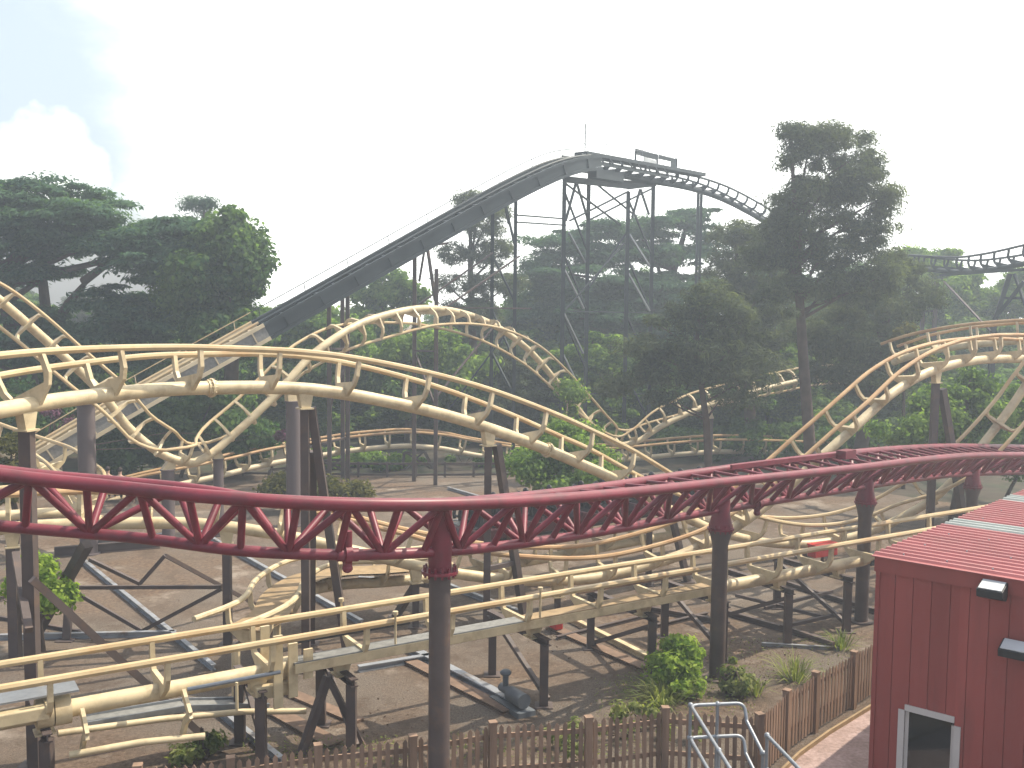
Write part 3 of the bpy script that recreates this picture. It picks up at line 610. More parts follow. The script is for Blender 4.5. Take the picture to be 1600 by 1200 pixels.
# A-frames under the lift
pa, pb = W(514, 452, 44.2), W(543, 445, 45.3)
tower('brown lift tower hidden among leaves left of the corkscrew top', [pa, pb, W(535, 452, 46.2)], braces=[(W(512, 545, 44.2), W(543, 545, 45.3), .1), (W(514, 640, 44.2), W(543, 560, 45.3), .08), (dn(pb, 2.0), W(480, 700, 44.0), .08)])
pa, pb = W(648, 385, 45.6), W(682, 420, 44.7)
tower('brown A frame lift tower behind the corkscrew top', [pa, pb], braces=[(W(648, 385, 45.6), W(666, 372, 45.3), .14), (W(666, 374, 45.3), W(680, 470, 44.7), .11), (W(666, 374, 45.3), W(655, 440, 45.4), .10), (W(652, 385, 45.4), W(700, 380, 46.2), .1),
      (W(648, 548, 45.5), W(682, 549, 44.7), .07), (W(650, 555, 45.5), W(682, 640, 44.7), .08), (W(683, 490, 44.7), W(812, 400, 47.5), .07), (W(648, 480, 45.5), W(770, 395, 47.5), .07), (W(645, 480, 45.5), W(830, 482, 48.0), .07), (W(682, 620, 44.7), W(780, 500, 47.8), .07)])
pa, pb = W(806, 312, 48.6), W(770, 320, 49.2)
tower('dark lift tower below the bend near the summit', [pa, pb], braces=[(pa, W(786, 305, 48.4), .13), (W(786, 305, 48.2), W(806, 390, 48.6), .09), (W(786, 305, 48.2), W(795, 350, 48.8), .09), (W(806, 336, 48.6), W(884, 342, 52.6), .07), (W(806, 347, 48.6), W(884, 352, 52.6), .07),
      (W(770, 400, 49.2), W(804, 470, 48.6), .09), (W(769, 485, 49.2), W(800, 555, 48.6), .09), (W(768, 550, 49.2), W(800, 612, 48.6), .09), (W(690, 655, 48), W(806, 500, 48.6), .07)], mat_='green_steel')
# summit tower
q = [W(882, 280, 52.2), W(920, 284, 54.4), W(982, 292, 55.8), W(1021, 288, 57.6)]
q[2].z = q[1].z - .35
br = []
for (i, j) in ((0, 1), (2, 3)):
    for k in range(4):
        z0 = q[0].z - .6 - k * 3.1; br += [(dn(q[i], z0), dn(q[j], z0 - 2.9), .085)]
br += [(W(884, 345, 52.4), W(900, 285, 53.0), .10), (W(901, 285, 53.0), W(919, 345, 54.4), .10), (W(988, 340, 56.0), W(1000, 296, 56.6), .10), (W(1001, 296, 56.6), W(1014, 335, 57.4), .10),
       (W(884, 287, 52.2), W(970, 352, 55.6), .08), (W(918, 345, 54.4), W(1018, 295, 57.6), .08), (W(935, 290, 54.6), W(990, 335, 56.2), .08), (W(890, 345, 52.5), W(982, 299, 55.8), .08),
       (W(882, 486, 52.2), W(1018, 489, 57.6), .07), (W(900, 615, 52.6), W(1018, 616, 57.6), .06), (W(920, 450, 54.4), W(980, 362, 55.8), .07), (W(882, 486, 52.2), W(975, 380, 55.6), .06)]
pale = [((882, 422, 52.2), (912, 482, 54.2)), ((881, 490, 52.2), (911, 552, 54.2)), ((879, 553, 52.2), (909, 614, 54.2)), ((983, 366, 55.9), (1015, 416, 57.5)), ((982, 428, 55.9), (1015, 486, 57.5)), ((889, 364, 52.3), (914, 410, 54.3))]
st = tower('dark lattice tower carrying the summit platform', q, braces=br, mat_='green_steel', w=.2)
for a_, b_ in pale: MB().beam(W(*a_), W(*b_), .10, .10).build('brace', M['galv'], st)  # paler steel colour paints in the sun caught on these braces
def hb(a, b, w, h, root=st, name='cross_beam', m='green_steel'): MB().beam(a, b, w, h).build(name, M[m], root)
hb(q[0], W(985, 291, 55.8), .22, .3); hb(q[1] + Z * .0, q[3], .22, .3)
hb(W(882, 280, 52.2), W(922, 284, 54.4), .2, .28); hb(W(982, 292, 55.8), W(1023, 287, 57.6), .2, .28)
pa = W(1096, 300, 61.5)
tower('slim dark post pair right of the summit platform', [pa, W(1091, 302, 62.5)], braces=[], mat_='green_steel', w=.15)
tower('thin dark post under the first drop beside the tall pine', [W(1207, 352, 67.0), W(1214, 356, 68)], mat_='green_steel', w=.2)
pa = W(1463, 440, 60)
tower('brown tower in the shade left of the upper right track', [pa, W(1442, 480, 60.5)], braces=[(W(1442, 486, 60.5), W(1463, 486, 60), .1), (W(1475, 440, 58), W(1548, 518, 50), .09)], w=.2)
tower('dark raking lattice support below the upper right track', [W(1552, 510, 52.5)], braces=[(W(1552, 510, 52.5), W(1578, 428, 52.3), .22), (W(1553, 500, 52.5), W(1600, 440, 51.5), .16), (W(1565, 466, 52.4), W(1600, 466, 51.5), .12), (W(1585, 428, 52.0), W(1610, 500, 51.0), .12), (W(1470, 430, 59), W(1600, 421, 51.4), .14)], mat_='green_steel', w=.26)

# summit platform, drop track
pl = tag(empty('summit_platform', dn(W(1000, 250, 56))), 'dark summit platform of the lift hill with wire handrails and a mast', 'platform')
def pp(px, py, d): return W(px, py, d)
a0, a1 = pp(905, 237, 51.2), pp(1091, 271, 60.0)
dv = (a1 - a0).normalized(); sv = dv.cross(Z).normalized()
m = MB(); m.beam(a0 + sv * .1 - Z * .10, a1 + sv * .1 - Z * .10, .8, .18); m.build('deck', M['green_steel'], pl)
m = MB(); m.beam(a0 + dv * .9 + sv * .15 - Z * .98, a0 + dv * 3.3 + sv * .15 - Z * 1.0, .55, .46); m.build('machinery_box', M['green_steel'], pl)
m = MB(); m.beam(a0 + dv * .2 + sv * .5 - Z * .52, a0 + dv * 7.5 + sv * .5 - Z * .62, .08, .10); m.build('girder', M['green_steel'], pl)
for k in range(9):
    c = a0 + dv * (k * .85 + .2); m = MB(); m.beam(c + sv * .48 - Z * .18, c + dv * .55 + sv * .48 - Z * .54, .05, .06); m.build('lattice_bar', M['green_steel'], pl)
for s in (-.28, .48):
    for hh in (.5, 1.0): MB().tube([a0 + sv * s + Z * hh, a1 + sv * s + Z * hh], .012, 6).build('hand_rail', M['galv'], pl)
    for k in range(8):
        c = a0.lerp(a1, k / 7) + sv * s; MB().beam(c, c + Z * 1.05, .022, .022).build('rail_post', M['galv'], pl)
c = W(914, 236, 51.8); MB().tube([c, c + Z * 1.35], .03, 6).build('mast', M['green_steel'], pl)
sg = tag(empty('sign_frame', W(1025, 262, 57)), 'weathered sign boards in a frame on the summit platform', 'sign')
a = W(993, 236, 55.6); b = W(1057, 248, 58.2)
for p, hh in ((a, 1.0), (a.lerp(b, .52), 1.0), (b, 1.0)): MB().beam(p, p - Z * hh, .09, .09).build('post', M['green_steel'], sg)
MB().beam(a - Z * .02, a.lerp(b, .52) - Z * .12, .06, .30).build('panel', M['green_steel'], sg); MB().beam(a.lerp(b, .56) - Z * .08, b - Z * .12, .06, .20).build('panel', M['green_steel'], sg)
MB().beam(a.lerp(b, .2) - Z * .35, a.lerp(b, .5) - Z * .48, .05, .28).build('panel', M['lampglass'], sg)
MB().beam(b - dv * .55 - Z * .36, b - Z * .38, .05, .3).build('panel', M['green_steel'], sg)
track('coaster_track', 'dark green first drop curving down from the summit behind the tall pine', [
    (893, 262, 50.9, 0), (960, 272, 54.0, 0), (1020, 283, 57.0, 0), (1075, 293, 60.0, 0), (1120, 307, 62.5, 0), (1160, 326, 64.8, 0), (1200, 350, 67.0, 0), (1250, 390, 69.5, 0), (1310, 440, 72, 0)], 'D', tie=1.15, m_sp='green_steel', m_rail='green_steel', m_tie='green_steel', h=.55, spine_r=.17)

# ------------------------------------------------------------------ red truss track
RED = [(-160, 715, 13.0, 3), (0, 742, 13.6, 7), (170, 760, 13.9, 8.5), (340, 777, 13.7, 10.5), (520, 787, 14.1, 11), (688, 788, 14.9, 10), (850, 781, 16.4, 8), (1000, 768, 18.4, 5), (1125, 754, 20.5, 1), (1240, 742, 22.2, -3), (1350, 730, 24.2, -6), (1440, 719, 26.4, -7), (1520, 712, 29.4, -7), (1600, 711, 32.0, -7), (1690, 712, 35.0, -7), (1850, 714, 41.0, -5)]
def red_track():
    # RED gives the near top rail; the far rail and bottom chord follow from the banked frame
    fr = frames(catmull([(W(*c[:3]), c[3]) for c in RED], .2)); FR['R'] = fr
    GA, HT = 1.12, .72
    root = tag(empty('truss_track', dn(fr[len(fr) // 2][0])), 'crimson triangular truss track sweeping across the whole foreground', 'coaster track')
    near = lambda f_: f_[0]; far = lambda f_: f_[0] - f_[2] * GA; bot = lambda f_: f_[0] - f_[2] * (GA * .5) - f_[3] * HT
    MB().tube([near(f_) for f_ in fr], .098, 14).build('running_rail', M['red'], root, smooth=True)
    MB().tube([far(f_) for f_ in fr], .098, 14).build('running_rail', M['red'], root, smooth=True)
    MB().tube([bot(f_) for f_ in fr], .082, 14).build('bottom_chord', M['red'], root, smooth=True)
    nodes = along(fr, .735, .1); struts = []
    for i in range(len(nodes) - 1):
        a, b = nodes[i], nodes[i + 1]
        if i % 2 == 0:                          # diagonals run from a top node down to the next bottom node
            pairs = [(near(a), bot(b)), (far(a), bot(b)), (near(a), bot(a))]
        else: pairs = [(near(b), bot(a)), (far(b), bot(a)), (near(a), bot(a)), (far(a), bot(a))]
        for p, q in pairs: struts.append((p, q, (p - CAM).length))
    struts.sort(key=lambda s: s[2] if -9 < s[0].x else 99)
    for p, q, _ in struts[:100]: MB().tube([p, q], .054, 10).build('web_strut', M['red'], root, smooth=True)
    rest = MB()
    for p, q, _ in struts[100:]: rest.tube([p, q], .054, 8)
    o = rest.build('web_strut', M['red'], root, smooth=True); o['kind'] = 'stuff'
    for (p, t, s, u) in along(fr, .735, .1)[::1]:
        n = p; fa = p - s * GA; MB().tube([n, fa], .035, 8).build('cross_tie', M['red'], root, smooth=True)
    def at_bot(px):
        def e(f_): v = bot(f_) - CAM; return abs(v.dot(_r) / v.dot(_f) * F_PX + 800 - px)
        return min(fr, key=e)
    # joint lugs hanging below the chord
    for px in (543, 1185):
        f_ = at_bot(px); b = bot(f_); m = MB(); m.tube([b + Z * .35, b - Z * .2], .07, 10); m.ball(b - Z * .2, .08, .08, .07); m.build('joint_lug', M['red'], root, smooth=True)
        MB().tube([b - f_[1] * .16, b - f_[1] * .05, b - f_[1] * .049, b + f_[1] * .049, b + f_[1] * .05, b + f_[1] * .16], 0, 14, rs=[.1, .1, .14, .14, .1, .1]).build('joint_flange', M['red'], root, smooth=True)
    # magnetic brake fin boxes along the far side on the right
    a, b = at('R', 1190), at('R', 1362)
    i0 = fr.index(a); i1 = fr.index(b); m = MB()
    seg = fr[i0:i1 + 1]
    for f_ in seg:
        c = far(f_) - f_[2] * .02; m.v += [c + f_[2] * .26 + Z * .05, c + f_[2] * .32 + Z * .05, c + f_[2] * .32 + Z * .15, c + f_[2] * .26 + Z * .15]
    for i in range(len(seg) - 1):
        for j in range(4): x = 4 * i + j; y = 4 * i + (j + 1) % 4; m.f.append((x, y, y + 4, x + 4))
    m.f += [(3, 2, 1, 0), tuple(4 * (len(seg) - 1) + j for j in range(4))]; m.build('fin_box', M['red'], root)
    c = at('R', 1364); c = c[0] - c[2] * .7; MB().box(c + Z * .14, (.5, .26, .2), math.atan2(fr[i1][1].y, fr[i1][1].x)).build('fin_box', M['red'], root)
    # columns
    for px, d, ztop, cone, lab in ((688, 15.7, None, False, 'tallest dark brown column with straight red collar standing before the picket fence'),
                                   (1126, 20.5, None, True, 'dark brown column under the red truss right behind the galvanised handrails'),
                                   (1352, 24.2, None, True, 'dark brown column under the red truss beside the red building corner'),
                                   (1521, 29.5, None, True, 'shortest dark brown column under the red truss behind the red roof')):
        f_ = at_bot(px); b = bot(f_); R_ = .167; cr = tag(empty('truss_column', dn(b)), lab, 'column', 'columns of the red truss track')
        if not cone:
            zf = b.z - .28; c = f_[0] - f_[2] * .56
            MB().tube([Vector((b.x, b.y, zf)), Vector((b.x, b.y, f_[0].z - .15))], R_ * 1.08, 20).build('red_collar', M['red'], cr, smooth=True)
        else:
            zf = b.z - .38
            MB().tube([Vector((b.x, b.y, zf)), Vector((b.x, b.y, zf + .03)), Vector((b.x, b.y, b.z - .1)), Vector((b.x, b.y, b.z + .55))], 0, 20, rs=[R_ * 1.5, R_ * 1.5, R_ * 1.15, R_ * 1.05]).build('red_collar', M['red'], cr, smooth=True)
        m = MB(); m.tube([Vector((b.x, b.y, zf - .005)), Vector((b.x, b.y, zf - .045))], R_ * 1.7, 24)
        for k in range(14):
            an = 2 * math.pi * k / 14; o = Vector((b.x + math.cos(an) * R_ * 1.42, b.y + math.sin(an) * R_ * 1.42, 0)); m.tube([o + Z * (zf - .10), o + Z * (zf + .07)], .02, 6)
        m.build('bolted_flange', M['red'], cr)
        prof = [(0, R_), (zf - .38, R_), (zf - .05, R_ * 1.5 if cone else R_)]
        MB().tube([Vector((b.x, b.y, z)) for z, _ in prof], 0, 24, rs=[r_ for _, r_ in prof]).build('shaft', M['brown_steel'], cr, smooth=True)
        MB().tube([Vector((b.x, b.y, 0)), Vector((b.x, b.y, .04))], R_ * 1.8, 20).build('base_plate', M['brown_steel'], cr)
red_track()

# ------------------------------------------------------------------ red building
BC = W(1374, 869, 15.0)
B = tag(empty('red_building', (BC.x, BC.y, 0), math.radians(-40)), 'red boarded shed with corrugated roof at lower right', 'building')
RH = BC.z
SL = .022
def skew(m): m.v = [(x[0], x[1], x[2] - SL * max(0, x[1]) if x[2] > RH - .6 else x[2]) for x in m.v]; return m
L, D_ = 6.0, 12.5                                # along front wall, along depth
bx = lambda m, x0, x1, y0, y1, z0, z1: m.box(((x0 + x1) / 2, (y0 + y1) / 2, (z0 + z1) / 2), (x1 - x0, y1 - y0, z1 - z0))
m = MB(); DX0, DX1, DZ = .47, 1.17, 2.11
def boards(m, x0, x1, z0, z1, y=0.0):
    x = x0
    while x < x1 - 1e-4:
        k = math.floor(x / .262 + 1e-6); e = min(x1, (k + 1) * .262); m_ = e - .012 if e < x1 else e
        bx(m, x, m_, y - .012, y + .1, z0, z1)
        if e < x1: bx(m, e - .012, e, y + .004, y + .1, z0, z1)
        x = e
w = MB(); boards(w, 0, DX0, 0, RH - .22); boards(w, DX1, L, 0, RH - .22); boards(w, DX0, DX1, DZ, RH - .22); LB('front_wall', w, M['redwall'], B)
w = MB(); bx(w, 0, .1, .101, D_, 0, RH - .05); LB('side_wall', skew(w), M['redwall'], B)
w = MB(); bx(w, L - .1, L, .101, D_, 0, RH - .05); LB('side_wall', skew(w), M['redwall'], B)
w = MB(); bx(w, .101, L - .101, D_ - .1, D_, 0, RH - .05); LB('back_wall', skew(w), M['redwall'], B)
w = MB(); bx(w, -.03, .03, -.035, .06, 0, RH - .22); LB('corner_trim', w, M['redwall'], B)
w = MB(); bx(w, -.05, L + .05, -.05, -.015, RH - .225, RH); LB('fascia', w, M['redwall'], B)
w = MB(); bx(w, -.05, -.015, -.014, D_ + .05, RH - .2, RH - .02); LB('fascia', skew(w), M['redwall'], B)
w = MB(); bx(w, .1, L - .1, .1, .14, 0, .02); bx(w, .1, L - .1, .1, D_ - .1, -.02, .01); LB('floor', w, M['black'], B)
def roof_sheet(y0, y1, mt, dz=0.0):
    m = MB(); p = .235; prof = []
    y = y0
    while y < y1 - 1e-6:
        for o, z in ((0, 0), (.10, 0), (.135, .035), (.20, .035)):
            if y + o <= y1: prof.append((y + o, z))
        y += p
    prof.append((y1, 0.0)); prof.append((y1, -.012)); prof.append((y0, -.012))
    m.extrude(prof, Vector((-.09, 0, RH + .012 + dz)), Vector((0, 1, 0)), Z, Vector((L + .18, 0, 0))); return LB('roof_sheet', skew(m), M[mt], B)
roof_sheet(-.08, 3.2, 'redroof'); roof_sheet(3.2055, 3.95, 'clearroof', .004); roof_sheet(3.955, 6.9, 'redroof'); roof_sheet(6.905, 7.6, 'clearroof', .004); roof_sheet(7.605, 12.6, 'redroof')
for yy in (.16, 1.1, 2.27, 4.2, 5.37):
    for k in range(5):
        m = MB(); m.tube([(.3 + k * .62, yy, RH + .03), (.3 + k * .62, yy, RH + .062)], .014, 6); LB('roof_screw', skew(m), M['galv'], B)
dr = LB('door', bx(MB(), DX0 + .05, DX1 - .05, .03, .07, .02, DZ - .05), M['glass'], B)
fm = MB(); bx(fm, DX0 - .09, DX0, -.035, .05, 0, DZ - .02); LB('door_frame', fm, M['frame'], dr)
fm = MB(); bx(fm, DX1, DX1 + .09, -.035, .05, 0, DZ - .06); LB('door_frame', fm, M['frame'], dr)
fm = MB(); bx(fm, DX0 - .0, DX1 + .0, -.035, .05, DZ - .02, DZ + .07); LB('door_frame', fm, M['frame'], dr)
fm = MB(); bx(fm, DX0 + .0, DX0 + .05, .02, .06, 0, DZ - .05); LB('door_frame', fm, M['frame'], dr)
fm = MB(); bx(fm, DX1 - .05, DX1 - .0, .02, .06, 0, DZ - .08); LB('door_frame', fm, M['frame'], dr)
def flood(x, z, wd, hh, lab):
    r = tag(empty('floodlight', PM(B) @ Vector((x, -.02, z)), math.radians(-40)), lab, 'floodlight', 'floodlights on the red wall')
    m = MB(); m.extrude([(-.03, .10), (-.30, .015), (-.29, -.09), (-.10, -.15), (-.03, -.12)], Vector((-wd / 2, 0, 0)), Vector((0, 1, 0)), Z, Vector((wd, 0, 0))); LB('housing', m, M['black'], r, bevel=.008)
    sl_ = Vector((0, -.27, -.085)).normalized(); nn = Vector((0, -.085, .27)).normalized()
    m = MB(); m.extrude([(-wd * .44, .02), (wd * .44, .02), (wd * .44, .262), (-wd * .44, .262)], Vector((0, -.03, .10)) + nn * .001, Vector((1, 0, 0)), sl_, nn * .012); LB('glass', m, M['lampglass'], r)
    m = MB(); m.beam((0, .01, -.10), (0, -.14, -.06), .05, .04); m.box((0, .005, -.11), (.12, .02, .12)); LB('mount', m, M['galv'], r)
flood(1.63, RH - .16, .34, .24, 'square floodlight just under the eave of the red shed')
flood(1.98, 3.38, .42, .24, 'floodlight lower on the red wall at the picture edge')

# path beside the shed, timber edging
pe = [FENCE[8] + Vector((.10, -.25, 0)), FENCE[9] + Vector((.22, -.12, 0)), FENCE[10] + Vector((.25, -.1, 0)), FENCE[11] + Vector((.28, -.1, 0)), FENCE[12] + Vector((.3, -.1, 0)), FENCE[13] + Vector((.3, -.1, 0))]
bl = [PM(B) @ Vector((-.02, y, 0)) for y in (-6, -1, 0, 4, 8, 11)]
m = MB(); pts = [Vector((1.6, 10.5, 0))] + pe; q2 = [Vector((5.5, 9.0, 0))] + [b_ for b_ in bl[1:]] + [bl[-1] + Vector((1, 1.2, 0))]
for a_, b_ in zip(pts, q2): m.v += [(a_.x, a_.y, .005), (b_.x, b_.y, .005)]
m.f = [(2 * i, 2 * i + 1, 2 * i + 3, 2 * i + 2) for i in range(len(pts) - 1)]
tag(m.build('path', M['path']), 'pinkish grit path between fence and red shed', 'path', kind='structure')
m = MB()
for i in range(len(pts) - 1): m.beam(Vector((pts[i].x, pts[i].y, .04)), Vector((pts[i + 1].x, pts[i + 1].y, .04)), .045, .09)
tag(m.build('timber_edging', M['tan_deck']), 'thin timber edging along the foot of the picket fence', 'edging')

# ------------------------------------------------------------------ picket fence
fr_ = tag(empty('picket_fence', FENCE[5]), 'brown picket fence running along the bottom and up beside the red shed', 'fence')
for i, p in enumerate(FENCE):
    m = MB(); d = (FENCE[min(i + 1, len(FENCE) - 1)] - FENCE[max(i - 1, 0)]); rz = math.atan2(d.y, d.x)
    m.box(p + Z * .575, (.12, .12, 1.15), rz); m.box(p + Z * 1.165, (.135, .135, .03), rz); m.build('post', M['fence'], fr_)
for i in range(len(FENCE) - 1):
    a, b = FENCE[i], FENCE[i + 1]; L_ = (b - a).length; t = (b - a) / L_; s = Vector((t.y, -t.x, 0)); rz = math.atan2(t.y, t.x)
    for z in (.36, .92): MB().beam(a + t * .06 + Z * z - s * .03, b - t * .06 + Z * z - s * .03, .035, .08).build('rail', M['fence'], fr_)
    n = max(3, int(L_ / .125)); m = MB()
    for k in range(1, n):
        c = a + t * (L_ * k / n) + s * .005; w_ = .036; zt = 1.12 + rnd.uniform(-.018, .012); lean = rnd.uniform(-.012, .012)
        m.extrude([(-w_, .06), (w_, .06), (w_ + lean, zt - .05), (lean, zt), (-w_ + lean, zt - .05)], c, t, Z, s * .018)
    m.build('picket_panel', M['fence'], fr_)

# ------------------------------------------------------------------ galvanised handrails at the bottom
hr = tag(empty('handrail', dn(W(1120, 1150, 14.2))), 'galvanised tube handrails round a landing at the bottom right of centre', 'handrail')
zt = W(1079, 1102, 14.0).z; zm = zt - .47
A_ = W(1079, 1103, 14.0); C_ = W(1163, 1101, 14.1); A_.z = C_.z = zt
E_ = G(1140, 1200, zt); H_ = G(1262, 1200, zt)
sh = lambda p, z: Vector((p.x, p.y, z))
def rtube(pts, name='rail'): MB().tube(pts, .026, 10).build(name, M['galv'], hr, smooth=True)
def rounded(a, b, c, r=.12):
    p = [a]; u_ = (a - b).normalized(); v_ = (c - b).normalized()
    for k in range(6):
        t = k / 5; p.append((b + u_ * r).lerp(b, t).lerp(b.lerp(b + v_ * r, t), t))
    return p + [c]
D1 = A_ + (E_ - A_) * 1.6; D2 = C_ + (H_ - C_) * .34; D3 = C_ + (H_ - C_) * 1.3
for dz in (0, zm - zt):
    o = Z * dz
    rtube([D1 + o] + rounded(D1 + o, A_ + o, C_ + o)[1:-1] + rounded(A_ + o, C_ + o, C_ + o - Z * .22 + (D2 - C_) * .15)[1:] + [D2 + o - Z * .42])
    q0 = C_ + (H_ - C_) * .40 + o - Z * .12; q1 = C_ + (H_ - C_) * 1.05 + o - Z * .12
    rtube([q0, q1, q1 + Vector((.22, -.06, 0))])
for p, zz in ((A_, zt), (A_.lerp(C_, .5), zt), (D2, zt - .42), (A_ + (E_ - A_) * .75, zt), (C_ + (H_ - C_) * .40, zt - .12), (D1, zt), (C_ + (H_ - C_) * 1.05, zt - .12)):
    MB().tube([sh(p, 1.1), sh(p, zz)], .024, 10).build('post', M['galv'], hr, smooth=True)
    for z in (zz, zz + zm - zt): MB().ball(sh(p, z), .042, .042, .042).build('clamp', M['galv'], hr, smooth=True)
m = MB(); e0 = sh(A_ + (E_ - A_) * 1.7, 1.08); h0 = sh(C_ + (H_ - C_) * 1.7, 1.08)
q = [sh(A_, 1.08), sh(C_, 1.08), h0, e0]; m.add([x + Z * z for z in (-.06, 0) for x in q], [(3, 2, 1, 0), (4, 5, 6, 7), (0, 1, 5, 4), (1, 2, 6, 5), (2, 3, 7, 6), (3, 0, 4, 7)]); m.build('landing_deck', M['grate'], hr)
for p in q: MB().beam(sh(p, 1.02), sh(p, 0), .1, .1).build('landing_leg', M['galv'], hr)

# ------------------------------------------------------------------ train on the storage spur
def car_at(i, px):
    f_ = at('K', px); p = f_[0]; rz = math.atan2(f_[1].y, f_[1].x)
    return Vector((p.x, p.y, 1.72)), rz
def make_car():
    r = tag(empty('train_car', (0, 0, 0)), 'dark coaster train car with black seats parked behind the red truss', 'train car', 'cars of the parked train')
    m = MB(); m.extrude([(-.85, .12), (.85, .12), (.92, .30), (.80, .52), (.2, .40), (-.80, .44), (-.90, .30)], Vector((0, -.55, 0)), Vector((1, 0, 0)), Z, Vector((0, 1.1, 0))); m.build('body', M['carbody'], r, bevel=.03)
    m = MB(); m.box((0, 0, .07), (1.75, .9, .09)); m.build('chassis', M['black'], r)
    for x in (-.45, .4):
        for y in (-.28, .28):
            m = MB(); m.extrude([(-.22, .35), (.2, .35), (.2, .48), (-.08, .52), (-.2, 1.05), (-.32, 1.05)], Vector((x, y - .22, 0)), Vector((1, 0, 0)), Z, Vector((0, .44, 0))); st_ = m.build('seat', M['seat'], r, bevel=.03)
            m = MB()
            for s in (-.14, .14): m.tube([(x - .26, y + s, 1.02), (x - .12, y + s, 1.10), (x + .04, y + s, 1.0), (x + .1, y + s, .75), (x + .08, y + s, .62)], .05, 8)
            m.tube([(x + .09, y - .14, .70), (x + .09, y + .14, .70)], .035, 8); m.build('shoulder_restraint', M['seat'], st_, smooth=True)
            m = MB(); m.ball((x - .25, y, 1.12), .07, .13, .13); m.build('head_rest', M['seat'], st_, smooth=True)
    for x in (-.7, .7):
        for y in (-.55, .55):
            m = MB(); m.tube([(x, y - .05, .06), (x, y + .05, .06)], .11, 14); m.build('wheel', M['black'], r, smooth=True)
    m = MB(); m.tube([(-.85, -.57, .42), (-.4, -.57, .62), (.3, -.57, .52), (.9, -.57, .5)], .02, 6); m.build('grab_bar', M['galv'], r, smooth=True)
    return r
car0 = make_car()
def copy_tree(o, parent=None):
    c = o.copy(); COL.objects.link(c)
    if parent is not None: c.parent = parent
    for ch in KIDS.get(o, ()): copy_tree(ch, c)
    return c
def kids():
    k = {}
    for o in bpy.data.objects:
        if o.parent: k.setdefault(o.parent, []).append(o)
    return k
KIDS = kids()
ci = FR['K']; st_f = at('K', 745); i0 = ci.index(st_f); acc = 0; last = st_f[0]; places = [(st_f[0], st_f[1])]
for f_ in ci[i0:]:
    if (f_[0] - last).length >= 1.95 and len(places) < 6: places.append((f_[0], f_[1])); last = f_[0]
for i, (p, t) in enumerate(places):
    c = car0 if i == 0 else copy_tree(car0)
    c.location = (p.x, p.y, p.z + .80); c.rotation_euler = (0, 0, math.atan2(t.y, t.x) + math.pi)

# ------------------------------------------------------------------ small yard things
mo = tag(empty('motor', G(800, 1108)), 'blue grey electric motor and pump on the ground by the trestle', 'motor')
o_ = G(800, 1106); u_ = cp
m = MB(); m.beam(o_ + Z * .05 - u_ * .55, o_ + Z * .05 + u_ * .55, .4, .1); m.build('base_frame', M['motor'], mo)
m = MB(); m.tube([o_ + Z * .28 - u_ * .05, o_ + Z * .28 + u_ * .45], .15, 16); m.build('motor_body', M['motor'], mo, smooth=True)
m = MB(); m.tube([o_ + Z * .30 - u_ * .4, o_ + Z * .30 - u_ * .1], .09, 14); m.tube([o_ + Z * .3 - u_ * .25, o_ + Z * .62 - u_ * .25], .06, 10); m.ball(o_ + Z * .64 - u_ * .25, .12, .12, .07); m.build('pump', M['motor'], mo, smooth=True)
o2 = G(742, 1055, .0)
m = MB(); p0 = at('E', 745)[0]
def redbox(px, py, z, dx, dz_, lab):
    p = G(px, py, z); r = tag(empty('equipment_box', p), lab, 'box'); m = MB(); m.box(p + Z * dz_ / 2, (dx, .35, dz_), .5); m.build('body', M['redbox'], r, bevel=.02)
    m = MB(); m.box(p + Z * (dz_ + .02), (dx + .04, .39, .04), .5); m.build('lid', M['redbox'], r, bevel=.01)
    if z > .1: MB().tube([dn(p), p], .05, 8).build('post', M['brown_steel'], r)
redbox(1285, 868, 0.25, .95, .36, 'bright red box under the cream tracks left of the red shed')
redbox(868, 981, 0.10, .22, .2, 'small red box on the ground under the straight')

